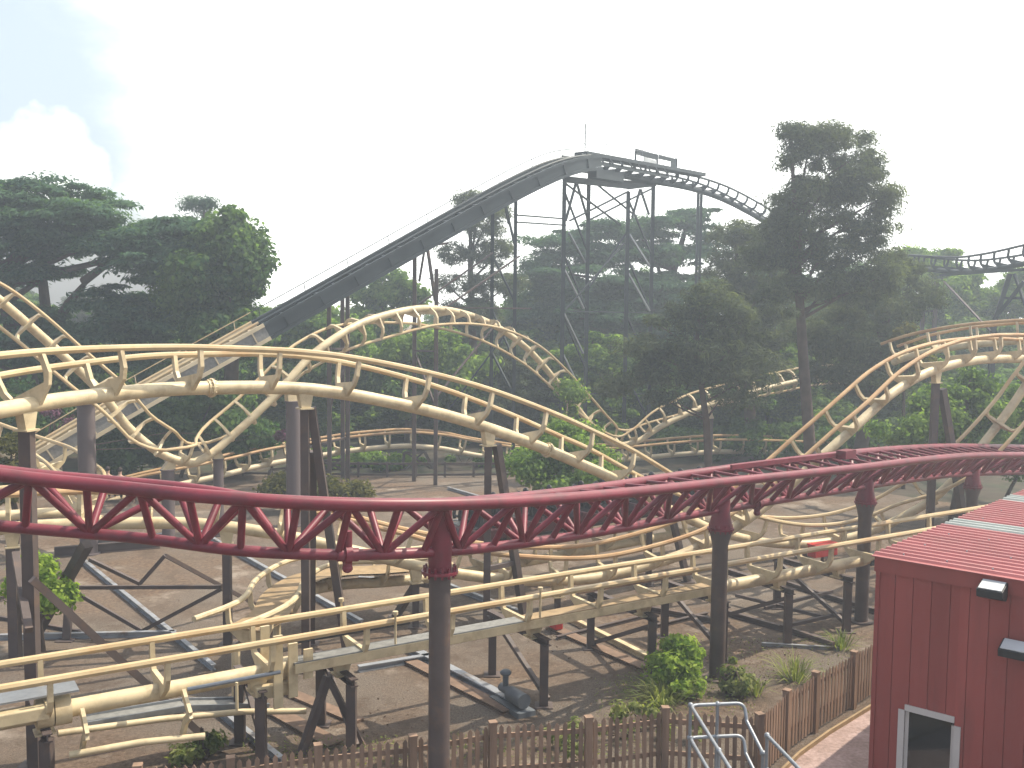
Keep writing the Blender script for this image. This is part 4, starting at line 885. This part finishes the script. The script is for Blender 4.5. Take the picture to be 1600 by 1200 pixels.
# two people sitting with their backs to us
def person(px, d, shirt, lab, zs=.45, rz=0.0):
    p = W(px, 760, d); p.z = 0
    r = tag(empty('person', p, rz), lab, 'person')
    def skin(name, V, E, R, mt, parent, sub=1):
        me = bpy.data.meshes.new(name); me.from_pydata([Vector(v) for v in V], E, []); me.materials.append(mt); o = bpy.data.objects.new(name, me); COL.objects.link(o); o.parent = parent
        s = o.modifiers.new('skin', 'SKIN'); s.use_smooth_shade = True
        for i, v in enumerate(me.skin_vertices[0].data): v.radius = R[i]; v.use_root = (i == 0)
        ss = o.modifiers.new('sub', 'SUBSURF'); ss.levels = sub; ss.render_levels = sub; return o
    V = [(0, 0, zs + .08), (0, 0, zs + .32), (0, .03, zs + .55), (0, .05, zs + .64), (0, .07, zs + .74), (0, .08, zs + .84),
         (.09, .1, zs + .06), (.12, .42, zs + .05), (.12, .46, .08), (.12, .58, .04), (-.09, .1, zs + .06), (-.12, .42, zs + .05), (-.12, .46, .08), (-.12, .58, .04),
         (.19, .02, zs + .52), (.24, .06, zs + .26), (.16, .26, zs + .14), (.13, .33, zs + .12), (-.19, .02, zs + .52), (-.24, .06, zs + .26), (-.16, .26, zs + .14), (-.13, .33, zs + .12)]
    E = [(0, 1), (1, 2), (2, 3), (3, 4), (4, 5), (0, 6), (6, 7), (7, 8), (8, 9), (0, 10), (10, 11), (11, 12), (12, 13), (2, 14), (14, 15), (15, 16), (16, 17), (2, 18), (18, 19), (19, 20), (20, 21)]
    R = [(.15, .12), (.14, .11), (.15, .10), (.055, .055), (.085, .10), (.08, .09), (.09, .09), (.065, .065), (.045, .045), (.045, .04), (.09, .09), (.065, .065), (.045, .045), (.045, .04),
         (.06, .06), (.045, .045), (.035, .035), (.03, .025), (.06, .06), (.045, .045), (.035, .035), (.03, .025)]
    skin('body', V, E, R, M['skin'], r)
    k = [0, 1, 2, 14, 15, 18, 19]
    skin('shirt', [V[i] for i in k], [(0, 1), (1, 2), (2, 3), (3, 4), (2, 5), (5, 6)], [(R[i][0] + .02, R[i][1] + .02) for i in k], shirt, r)
    k = [0, 6, 7, 8, 10, 11, 12]
    skin('trousers', [V[i] for i in k], [(0, 1), (1, 2), (2, 3), (0, 4), (4, 5), (5, 6)], [(R[i][0] + .018, R[i][1] + .018) for i in k], M['hair'], r)
    m = MB(); m.ball((0, .06, zs + .83), .098, .108, .105); LB('hair', m, M['hair'], r, smooth=True)
person(168, 40.4, M['white'], 'person in a pale top sitting left with back turned by the thick pillar')
person(187, 40.2, M['blue'], 'person in a blue shirt sitting right with back turned by the thick pillar')
bn = tag(empty('bench', dn(W(178, 760, 40.25))), 'low wooden bench under the two seated people', 'bench')
c = dn(W(178, 760, 40.25)); m = MB(); m.box(c + Z * .42, (2.0, .4, .05)); m.build('seat', M['plank'], bn)
for s in (-.8, .8): m = MB(); m.box(c + Vector((s, 0, .2)), (.08, .35, .4)); m.build('leg', M['plank'], bn)

# far timber rail fence
tf = tag(empty('rail_fence', dn(W(650, 740, 46.7))), 'dark low post and rail fence in front of the woodland', 'fence')
pts = [dn(W(px, 740, d)) for px, d in ((380, 46.6), (470, 46.6), (560, 46.6), (650, 46.7), (740, 46.9), (830, 47.2), (920, 47.6))]
for a, b in zip(pts, pts[1:]):
    for z in (.12, .62): MB().beam(a + Z * z, b + Z * z, .06, .10).build('rail', M['brown_steel'], tf)
    for k in range(2): q = a.lerp(b, k / 2); MB().beam(q, q + Z * .7, .1, .1).build('post', M['brown_steel'], tf)

# ------------------------------------------------------------------ vegetation
def leaves_mesh(name, P, Nrm, size, aspect, mt, parent=None, origin=None):
    """P: n x 3 leaf centres, Nrm: n x 3 facing; two-triangle diamond leaves"""
    n = len(P); Nrm = Nrm / (np.linalg.norm(Nrm, axis=1, keepdims=True) + 1e-9)
    a = rng.normal(size=(n, 3)); t = np.cross(Nrm, a); t /= np.linalg.norm(t, axis=1, keepdims=True) + 1e-9; b = np.cross(Nrm, t)
    s = size * rng.uniform(.6, 1.35, size=(n, 1))
    V = np.empty((n, 4, 3)); V[:, 0] = P - t * s; V[:, 1] = P - b * s * aspect + Nrm * s * .12; V[:, 2] = P + t * s; V[:, 3] = P + b * s * aspect + Nrm * s * .12
    V = V.reshape(-1, 3)
    if parent is not None: V = V - np.array(parent.location)
    me = bpy.data.meshes.new(name); me.vertices.add(4 * n); me.vertices.foreach_set('co', V.astype(np.float32).ravel())
    me.loops.add(4 * n); me.loops.foreach_set('vertex_index', np.arange(4 * n, dtype=np.int32))
    me.polygons.add(n); me.polygons.foreach_set('loop_start', np.arange(0, 4 * n, 4, dtype=np.int32)); me.polygons.foreach_set('loop_total', np.full(n, 4, dtype=np.int32))
    me.update(); me.validate(); me.materials.append(mt)
    o = bpy.data.objects.new(name, me); COL.objects.link(o)
    if parent is not None: o.parent = parent
    return o
KIND = {  # clump radius, flatness, leaf size, aspect, leaves per clump, how far clumps sit on the lobe surface
    'broad': dict(cr=(.45, .95), flat=.75, size=0.14, asp=0.6, n=220, shell=.45, upn=.25),
    'cedar': dict(cr=(.8, 1.7), flat=.20, size=0.155, asp=0.36, n=250, shell=.25, upn=.9),
    'pine': dict(cr=(.40, .95), flat=.60, size=0.155, asp=0.18, n=150, shell=.35, upn=.3),
    'bush': dict(cr=(.18, .36), flat=.8, size=.075, asp=.45, n=70, shell=.4, upn=.3)}
def clumps_in(lobes, dens, kd):
    C = []; R = []
    for (c, rx, ry, rz) in lobes:
        vol = rx * ry * rz; n = max(6, int(2.3 * dens * (rx * ry + rx * rz + ry * rz) / 3 * (1.0)))
        d = rng.normal(size=(n, 3)); d /= np.linalg.norm(d, axis=1, keepdims=True)
        r = rng.uniform(kd['shell'] ** 3, 1.0, size=(n, 1)) ** (1 / 3); q = rng.uniform(*kd['cr'], size=n)
        out = rng.random(n) < .22; r[out] *= rng.uniform(1.0, 1.28, size=(out.sum(), 1)); q[out] *= rng.uniform(.4, .75, size=out.sum())
        C.append(np.array(c) + d * r * np.array((rx, ry, rz))); R.append(q)
    return np.concatenate(C), np.concatenate(R)
def tree(name, label, cat, base, lobes, kind, mt, dens=3.0, trunk_r=.25, bark='bark', group=None, limbs=6, lean=None, scale=1.0, nmul=1.0, extra_limbs=()):
    """base: world point on the ground; lobes in photo pixels (px, py, d, rx_px, ry_px[, depth radius factor])"""
    kd = dict(KIND[kind]); root = tag(empty(name, base), label, cat, group)
    L_ = []
    for l in lobes:
        c = W(l[0], l[1], l[2]); k = l[2] / F_PX; cr_ = .5 * sum(kd['cr']) * (0 if kind == 'bush' else .22) * scale
        ex = max(.45 * l[3] * k, l[3] * k - cr_); ez = max(.45 * l[4] * k, l[4] * k - cr_ * kd['flat'])
        L_.append((tuple(c), ex, ex * (l[5] if len(l) > 5 else .9), ez))
    C, R = clumps_in(L_, dens, kd); R = R * scale
    if kind == 'broad' and lobes[0][2] < 42: kd['size'] *= .68; kd['n'] = int(kd['n'] * 1.5)
    ok = C[:, 2] > .15; C = C[ok]; R = R[ok]
    n = max(8, int(kd['n'] * nmul)); P = np.repeat(C, n, 0); rr = np.repeat(R, n)[:, None]
    d = rng.normal(size=P.shape); d /= np.linalg.norm(d, axis=1, keepdims=True); rad = rng.uniform(.05, 1, size=(len(P), 1)) ** (.6) * rng.uniform(.8, 1.25, size=(len(P), 1))
    off = d * rad * rr; off[:, 2] *= kd['flat']
    if kind == 'cedar': off[:, 2] -= (off[:, 0] ** 2 + off[:, 1] ** 2) * .10
    P = P + off; keep = P[:, 2] > .03; P = P[keep]
    nr = d[keep] + rng.normal(size=P.shape) * .5; nr[:, 2] += kd['upn'] * 1.5
    leaves_mesh('crown', P, nr, kd['size'] * scale ** .5, kd['asp'], mt, root)
    # trunk rises through the lobes, limbs reach to clumps
    top = max(L_, key=lambda q: q[0][2]); tp = Vector(top[0]) + Z * (top[3] * .45)
    pts = [Vector(base), Vector(base).lerp(tp, .35) + Vector((rnd.uniform(-.2, .2), 0, 0)), Vector(base).lerp(tp, .7) + Vector((rnd.uniform(-.3, .3), 0, 0)), tp]
    if lean: pts[1] = Vector(lean)
    m = MB(); m.tube(pts, 0, 10, rs=[trunk_r * 1.25, trunk_r, trunk_r * .65, trunk_r * .15])
    idx = rng.choice(len(C), size=min(limbs, len(C)), replace=False)
    for i in idx:
        e = Vector(C[i]); k = rnd.uniform(.3, .75); zz = min(e.z - .3, pts[-1].z * .9)
        s0 = pts[0].lerp(pts[-1], max(.12, min(.9, zz / max(.5, pts[-1].z) * .85)))
        mid = s0.lerp(e, .5) + Z * rnd.uniform(-.2, .5); r0 = trunk_r * .38
        m.tube([s0, mid, e], 0, 6, rs=[r0, r0 * .6, r0 * .18])
    for a, b, r0 in extra_limbs: m.tube([a, a.lerp(b, .5) + Z * .2, b], 0, 8, rs=[r0, r0 * .8, r0 * .4])
    m.build('trunk', M[bark], root, smooth=True)
    return root
def base(px, d): p = W(px, 600, d); return Vector((p.x, p.y, 0))
BG = 'trees of the woodland behind the coaster'

# big cedar at left
tree('cedar_tree', 'broad dark cedar with flat layered branches at the far left', 'tree', base(70, 50), [
    (-60, 330, 50, 90, 40), (60, 305, 50, 95, 32), (150, 335, 49, 90, 30), (240, 362, 48, 75, 24), (0, 380, 50, 110, 28), (110, 375, 50, 95, 24), (230, 400, 48, 80, 22), (-30, 440, 49, 70, 24), (60, 480, 49, 50, 20),
    (90, 422, 50, 30, 12), (250, 432, 48, 60, 18), (285, 385, 48, 45, 18), (190, 470, 49, 75, 26), (20, 530, 49, 110, 40), (160, 540, 49, 120, 40), (60, 345, 50, 100, 22), (185, 385, 48.5, 80, 20), (-40, 300, 50, 60, 30), (275, 412, 48, 55, 30), (300, 352, 48, 38, 16), (40, 420, 49, 50, 22), (230, 500, 48.5, 90, 30)], 'cedar', M['cedar'], dens=3.8, trunk_r=.5, limbs=18,
    extra_limbs=[(W(80, 520, 50), W(135, 440, 49.5), .28), (W(130, 440, 49.5), W(205, 398, 48.8), .22), (W(75, 520, 50), W(60, 380, 50), .3)])
tree('broadleaf_tree', 'tall dense green tree right of the broad cedar', 'tree', base(355, 47), [(358, 372, 47, 50, 48), (388, 405, 47, 34, 55), (320, 385, 47, 34, 34), (330, 430, 47, 70, 60), (385, 470, 47, 32, 50), (350, 520, 47, 75, 45), (290, 470, 48, 45, 50)], 'broad', M['leaf'], dens=9, trunk_r=.35)
tree('conifer_tree', 'dark conifer tip poking out behind the dense green tree', 'tree', base(312, 62), [(300, 322, 62, 17, 14), (320, 318, 62, 14, 14), (312, 350, 62, 30, 24), (312, 400, 62, 36, 40)], 'pine', M['cedar'], dens=9, trunk_r=.3)
tree('broadleaf_tree', 'round pale green tree framed between the lift hill and the corkscrew', 'tree', base(605, 66), [(575, 460, 66, 24, 24), (610, 450, 66, 32, 27), (640, 468, 66, 26, 28), (590, 500, 66, 48, 25), (610, 560, 66, 60, 50)], 'broad', M['leafl'], dens=7, trunk_r=.3)
tree('broadleaf_tree', 'light green tree below the lift hill left of the corkscrew', 'tree', base(470, 58), [(500, 510, 58, 45, 35), (445, 515, 58, 40, 34), (460, 570, 58, 70, 50), (540, 540, 58, 45, 45)], 'broad', M['leafl'], dens=7, trunk_r=.3)
tree('broadleaf_tree', 'sunlit green tree framed under the corkscrew arch', 'tree', base(640, 57), [(600, 570, 57, 50, 40), (660, 545, 57, 50, 40), (640, 610, 57, 70, 40), (720, 580, 57, 50, 50)], 'broad', M['leafl'], dens=6, trunk_r=.28)
tree('pine_tree', 'open grey pine behind the upper lift hill', 'tree', base(745, 64), [(735, 318, 64, 26, 20), (750, 350, 64, 42, 20), (715, 395, 64, 30, 20), (765, 395, 64, 40, 24), (725, 440, 64, 38, 20), (780, 445, 64, 40, 24), (740, 490, 64, 60, 24), (770, 330, 64, 30, 16)], 'pine', M['pine'], dens=7.5, trunk_r=.26, bark='pinebark', limbs=10)
tree('cedar_tree', 'wide flat topped cedar behind the summit tower', 'tree', base(960, 72), [(870, 375, 72, 60, 14), (950, 358, 72, 80, 15), (1040, 352, 72, 80, 16), (1080, 335, 72, 45, 10), (900, 400, 72, 80, 20), (1010, 395, 72, 100, 22), (1100, 385, 72, 50, 22), (930, 440, 71, 120, 30), (1050, 450, 71, 90, 30), (860, 430, 71, 55, 24), (950, 500, 71, 140, 40)], 'cedar', M['cedar'], dens=3.4, trunk_r=.5, limbs=14)
tree('pine_tree', 'tallest pine towering at right with orange trunk', 'tree', base(1275, 46), [
    (1245, 210, 46, 20, 16), (1300, 215, 46, 34, 20), (1265, 240, 46, 36, 22), (1335, 250, 46, 42, 24), (1260, 285, 46, 30, 22), (1345, 300, 46, 46, 24), (1365, 270, 46, 26, 18), (1300, 300, 46, 40, 20), (1230, 320, 46, 42, 24), (1310, 335, 46, 36, 22), (1365, 350, 46, 34, 20), (1245, 365, 46, 52, 26), (1370, 385, 46, 30, 18), (1300, 400, 46, 60, 26), (1225, 410, 46, 40, 24),
    (1270, 445, 46, 70, 28), (1350, 450, 46, 52, 30), (1260, 245, 46, 42, 26), (1270, 305, 46, 52, 28), (1330, 222, 46, 32, 18), (1245, 345, 46, 50, 26), (1330, 280, 46, 50, 26), (1320, 370, 46, 50, 26), (1285, 215, 46, 40, 20), (1215, 362, 46, 44, 24), (1382, 325, 46, 26, 16), (1205, 400, 46, 45, 24), (1388, 300, 46, 16, 10), (1236, 205, 46, 16, 8), (1380, 425, 46, 40, 24)], 'pine', M['pine'], dens=7, trunk_r=.235, bark='pinebark', limbs=26)
tree('pine_tree', 'drooping olive pine in front of the summit tower legs', 'tree', base(1113, 43), [(1095, 455, 43, 45, 24), (1060, 500, 43, 55, 26), (1130, 500, 43, 60, 30), (1030, 540, 43, 50, 24), (1100, 550, 43, 80, 30), (1000, 575, 43, 45, 18), (968, 596, 43, 30, 10), (1060, 585, 43, 70, 22), (1140, 580, 43, 50, 24), (1010, 540, 43, 40, 18), (1175, 540, 43, 45, 30), (1180, 585, 43, 30, 16), (1035, 622, 43, 40, 9), (1150, 622, 43, 38, 10), (1110, 470, 43, 50, 22), (958, 606, 43, 26, 7), (1205, 470, 44, 40, 26)], 'pine', M['pine'], dens=6, trunk_r=.15, bark='pinebark', limbs=18)
tree('pine_tree', 'dark pine left of the tallest pine', 'tree', base(1180, 55), [(1150, 365, 55, 40, 22), (1190, 395, 55, 55, 28), (1140, 420, 55, 50, 28), (1195, 450, 55, 60, 30), (1150, 480, 55, 60, 30), (1205, 510, 55, 50, 40), (1170, 370, 55, 30, 20), (1190, 570, 55, 60, 40)], 'pine', M['pine'], dens=7.5, trunk_r=.28, bark='pinebark')
tree('pine_tree', 'shadowy pine right of the tallest pine', 'tree', base(1345, 50), [(1400, 420, 50, 42, 26), (1350, 480, 50, 70, 36), (1430, 470, 50, 40, 36), (1310, 520, 50, 80, 36), (1390, 540, 50, 60, 36), (1340, 580, 50, 80, 36), (1400, 600, 50, 40, 30)], 'pine', M['pine'], dens=7.5, trunk_r=.3, bark='pinebark')
tree('broadleaf_tree', 'rounded bright tree top right of the tall pine', 'tree', base(1450, 76), [(1430, 410, 76, 34, 24), (1475, 410, 76, 30, 26), (1450, 450, 76, 60, 40), (1460, 540, 76, 70, 60)], 'broad', M['leafl'], dens=6, trunk_r=.3)
tree('broadleaf_tree', 'light green trees edge at the far right below the dark track', 'tree', base(1520, 70), [(1510, 460, 70, 40, 32), (1560, 470, 70, 40, 26), (1610, 455, 70, 45, 36), (1530, 520, 70, 70, 40), (1620, 530, 70, 60, 40)], 'broad', M['leafl'], dens=6.5, trunk_r=.3)
tree('broadleaf_tree', 'feathery pale small tree left of the right hilltop', 'tree', base(1418, 45), [(1420, 535, 45, 24, 22), (1425, 560, 45, 32, 20)], 'broad', M['dryleaf'], dens=10, trunk_r=.08, scale=.6)
tree('broadleaf_tree', 'bright leafy tree under the right hilltop of the cream track', 'tree', base(1500, 38), [(1515, 605, 38, 42, 30), (1470, 640, 38, 50, 34), (1540, 650, 38, 45, 38), (1420, 670, 38, 60, 32), (1500, 690, 38, 70, 30), (1590, 640, 39, 30, 40)], 'broad', M['leafl'], dens=7, trunk_r=.18, scale=.85)

for cx, cy, d, rx, ry, lab in ((860, 500, 76, 75, 75, 'deep green tree in the wood left of the summit tower legs'), (1000, 500, 79, 85, 75, 'deep green tree in the wood behind the summit tower legs'), (755, 540, 74, 75, 60, 'deep green tree in the wood behind the falling side of the corkscrew'),
                             (1215, 490, 74, 75, 80, 'deep green tree in the wood behind the tallest pine'), (1340, 480, 77, 75, 65, 'deep green tree in the wood right of the tallest pine'), (910, 610, 66, 80, 55, 'dense shaded tree low behind the corkscrew foot'), (1290, 620, 63, 80, 50, 'dense shaded tree low behind the right pines'),
                             (300, 590, 56, 90, 55, 'dense shaded tree low behind the lift hill foot'), (80, 600, 54, 110, 50, 'dense shaded tree low behind the broad cedar')):
    tree('broadleaf_tree', lab, 'tree', base(cx, d), [(cx - rx * .4, cy - ry * .3, d, rx * .6, ry * .55), (cx + rx * .4, cy - ry * .2, d, rx * .6, ry * .6), (cx, cy - ry * .6, d, rx * .55, ry * .4), (cx - rx * .3, cy + ry * .4, d, rx * .7, ry * .5), (cx + rx * .3, cy + ry * .5, d, rx * .7, ry * .5)], 'broad', M['leaf'], dens=5, trunk_r=.3, limbs=4, group=BG, nmul=.8, scale=1.25)

# shrubs at the wood edge
def bushy(label, lobes, px, d, mt='leaf', dens=8, scale=.8, cat='shrub', name='shrub', tr=.07, group='shrubs at the woodland edge', kind='broad', nmul=1.0):
    return tree(name, label, cat, base(px, d), lobes, kind, M[mt], dens=dens, trunk_r=tr, limbs=5, scale=scale, group=group, nmul=nmul)
bushy('leafy green shrub behind the falling cream track at centre right', [(900, 690, 37, 60, 32), (850, 720, 36.5, 50, 30), (935, 735, 36, 45, 24), (870, 755, 36, 50, 18), (890, 625, 46, 20, 26)], 880, 36.5, 'leafl', 9)
bushy('yellow green shrub left of the thick pillar under the corkscrew', [(430, 756, 38.5, 40, 13), (500, 762, 38, 50, 12), (545, 768, 38, 35, 9)], 470, 38.5, 'dryleaf', 9)
bushy('green hedge shrub in front of the wooden rail fence', [(600, 733, 49.4, 75, 20), (530, 728, 49.4, 50, 24), (580, 750, 47.6, 50, 8)], 580, 49.4, 'leafl', 10)
bushy('green hedge shrub behind the far low track', [(690, 735, 50.2, 60, 18), (770, 735, 50.4, 55, 22), (730, 752, 47.8, 60, 7)], 730, 50.2, 'leafl', 10)
bushy('dark shrub bank right behind the tight left turn', [(90, 655, 44, 70, 40), (20, 640, 44, 60, 45), (30, 700, 44, 60, 30)], 60, 44, 'leaf', 8)
bushy('dark shrub bank behind the corkscrew valley', [(240, 660, 46, 70, 45), (330, 650, 46, 70, 45), (390, 690, 46, 50, 40), (200, 710, 46, 60, 30)], 280, 46, 'leaf', 7.5)
bushy('small green shrub by the left brown post', [(62, 890, 23.0, 22, 18), (40, 920, 22.5, 28, 20), (85, 930, 22.5, 22, 14)], 55, 22.8, 'shrub', 16, .55)
bushy('pale shrub at the far left below the tight turn', [(20, 710, 30.5, 30, 40), (10, 760, 30.5, 30, 20)], 15, 30.5, 'dryleaf', 12, .6)
bushy('dark shrub under the tall pine', [(1200, 690, 53.5, 90, 30), (1080, 700, 54, 70, 24), (1300, 690, 53.5, 80, 32)], 1200, 54, 'leaf', 7)
bushy('dark shrub behind the columns at far right', [(1560, 715, 40, 60, 24), (1620, 700, 40, 50, 30)], 1570, 40, 'leaf', 8)
bushy('pink flowering shrub behind the left track', [(82, 645, 41.5, 18, 9), (110, 660, 41.5, 16, 8), (440, 680, 42, 12, 8)], 90, 41.5, 'flower', 8, .4, nmul=.3)
bushy('bright round green bush in front of the trestle beside the column', [(1062, 1018, 20.9, 28, 20), (1045, 1045, 20.7, 30, 24), (1080, 1045, 20.7, 22, 26), (1058, 1070, 20.6, 38, 18)], 1062, 20.8, 'shrub', 90, .85, kind='bush', group='bushes beside the picket fence', nmul=1.2)
bushy('small loose bush right of the brown column', [(1150, 1055, 20.6, 22, 20), (1165, 1072, 20.4, 18, 12), (1138, 1072, 20.6, 12, 12)], 1150, 20.6, 'grass', 60, .7, kind='bush', group='bushes beside the picket fence')
bushy('yellow green weeds behind the fence at lower left', [(310, 1172, 17.4, 36, 18), (290, 1185, 17.0, 20, 12), (330, 1160, 17.6, 14, 12)], 310, 17.4, 'grass', 60, .6, kind='bush', group='bushes beside the picket fence')
bushy('scrappy green growth behind the middle pickets', [(990, 1120, 18.6, 50, 12), (900, 1150, 17.9, 60, 10), (1060, 1130, 18.4, 40, 14)], 980, 18.4, 'grass', 26, .6, kind='bush', group='bushes beside the picket fence')

def tuft(px, py, n, hgt, spread, label):
    c = G(px, py); m = MB()
    for k in range(n):
        a = rnd.uniform(0, 6.28); r = spread * rnd.random(); b = c + Vector((math.cos(a) * r * .35, math.sin(a) * r * .35, 0)); h_ = hgt * rnd.uniform(.55, 1.1); o = Vector((math.cos(a), math.sin(a), 0)) * r
        s = Vector((-math.sin(a), math.cos(a), 0)) * .011
        p1 = b + o * .4 + Z * h_ * .7; p2 = b + o + Z * h_ * rnd.uniform(.7, 1.0)
        m.add([b - s, b + s, p1 + s, p1 - s, p2], [(0, 1, 2, 3), (3, 2, 4)])
    o = m.build('grass_tuft', M['grass'], None, origin=c); tag(o, label, 'grass tuft', 'grass tufts by the fence'); return o
tuft(1035, 1098, 220, .5, .9, 'arching grass tuft in front of the bright round bush')
tuft(1242, 1062, 130, .5, .8, 'grass tuft behind the right picket fence')
tuft(1315, 1014, 110, .42, .6, 'grass tuft at the foot of the second column from right')
tuft(1180, 1085, 60, .4, .5, 'grass tuft right of the small loose bush')

# sparse low weeds and litter nobody could count
def scatter(name, label, n, regions, mt, size, asp, zmax):
    P = []
    for k in range(n):
        x0, y0, x1, y1 = regions[k % len(regions)]; p = G(rnd.uniform(x0, x1), rnd.uniform(y0, y1)); P.append((p.x, p.y, rnd.uniform(.01, zmax)))
    P = np.array(P); nr = rng.normal(size=P.shape) * .5; nr[:, 2] += .8
    o = leaves_mesh(name, P, nr, size, asp, mt); tag(o, label, name.replace('_', ' '), kind='stuff')
scatter('low_weeds', 'low green weeds scattered over the gravel near the fence', 2600, [(930, 1060, 1180, 1125), (1120, 1000, 1340, 1075), (700, 1150, 1000, 1198), (380, 1160, 640, 1198), (960, 1050, 1120, 1110)], M['grass'], .035, .3, .16)
scatter('leaf_litter', 'brown leaf litter strewn on the ground by the fence', 2500, [(1000, 1000, 1200, 1120), (1120, 1000, 1250, 1060), (560, 1100, 1000, 1198), (820, 960, 1350, 1080), (60, 880, 640, 1150)], M['plank'], .022, .6, .02)

# woodland behind: trees one can tell apart, each its own object
protos = []
def proto(kind, mt, bark, hgt, rad, dens):
    k = 60.0
    b = Vector((0, 0, 0)); kd = KIND[kind]
    root = empty('woodland_tree', b)
    L_ = [((rnd.uniform(-.4, .4) * rad, rnd.uniform(-.4, .4) * rad, hgt * f_), rad * r_, rad * r_, hgt * .15) for f_, r_ in ((.1, .8), (.25, .9), (.4, 1.0), (.55, 1.0), (.7, .85), (.85, .6))]
    C, R = clumps_in(L_, dens, kd); n = int(kd['n'] * .75); P = np.repeat(C, n, 0); d = rng.normal(size=P.shape); d /= np.linalg.norm(d, axis=1, keepdims=True)
    off = d * rng.uniform(.1, 1, size=(len(P), 1)) ** .5 * np.repeat(R, n)[:, None]; off[:, 2] *= kd['flat']; P = P + off; P[:, 2] = np.maximum(P[:, 2], .1)
    nr = d + rng.normal(size=P.shape) * .5; nr[:, 2] += kd['upn']
    leaves_mesh('crown', P, nr, kd['size'] * 1.25, kd['asp'], mt, root)
    m = MB(); m.tube([b, Vector((.1, 0, hgt * .5)), Vector((0, .1, hgt * .95))], 0, 8, rs=[.32, .22, .05]); m.build('trunk', M[bark], root, smooth=True)
    return root
pr = [proto('broad', M['leafl'], 'bark', 10.0, 3.0, 6), proto('broad', M['leaf'], 'bark', 9.0, 3.2, 6), proto('pine', M['pine'], 'pinebark', 10.5, 2.6, 6.5), proto('broad', M['leaf'], 'bark', 7.5, 3.0, 6)]
KIDS = kids(); used = set()
labels = ['light green woodland tree far behind the tracks', 'deep green woodland tree far behind the tracks', 'dark pine far behind the tracks', 'low spreading tree in the woodland shade']
spots = []
rw = random.Random(11)
for row, (d, hmul) in enumerate(((60, .62), (70, .72), (82, .80), (95, .85))):
    x = -0.62 * d
    while x < .66 * d:
        px = x / d * 1600 + 800
        lim = 1.0
        if 400 < px < 560: lim = .72
        if 540 < px < 800: lim = .78
        spots.append((x + rw.uniform(-.8, .8), d + rw.uniform(-2.5, 2.5), hmul * lim * rw.uniform(.85, 1.08), rw.randrange(4), rw.uniform(0, 6.28))); x += rw.uniform(3.0, 4.4)
for (x, y, s, k, rz) in spots:
    if k in used: o = copy_tree(pr[k])
    else: o = pr[k]; used.add(k)
    o.location = (x, y, 0); o.rotation_euler = (0, 0, rz); o.scale = (max(.85, s * 1.15), max(.85, s * 1.15), s)
    tag(o, labels[k], 'tree', BG + ' of kind %s' % ('light broadleaf', 'deep broadleaf', 'pine', 'low broadleaf')[k])

# ------------------------------------------------------------------ air
hz = MB(); hz.box((10, 52, 18), (360, 130, 40)); ho = hz.build('haze', M['black']); ho.data.materials.clear()
hm = bpy.data.materials.new('haze_air'); hm.use_nodes = True; t = hm.node_tree; t.nodes.clear(); out = t.nodes.new('ShaderNodeOutputMaterial'); pv = t.nodes.new('ShaderNodeVolumePrincipled')
pv.inputs['Color'].default_value = (0.80, 0.89, 1.0, 1); pv.inputs['Density'].default_value = 0.0030; pv.inputs['Anisotropy'].default_value = 0.35
t.links.new(pv.outputs[0], out.inputs['Volume']); ho.data.materials.append(hm); tag(ho, kind='stuff')
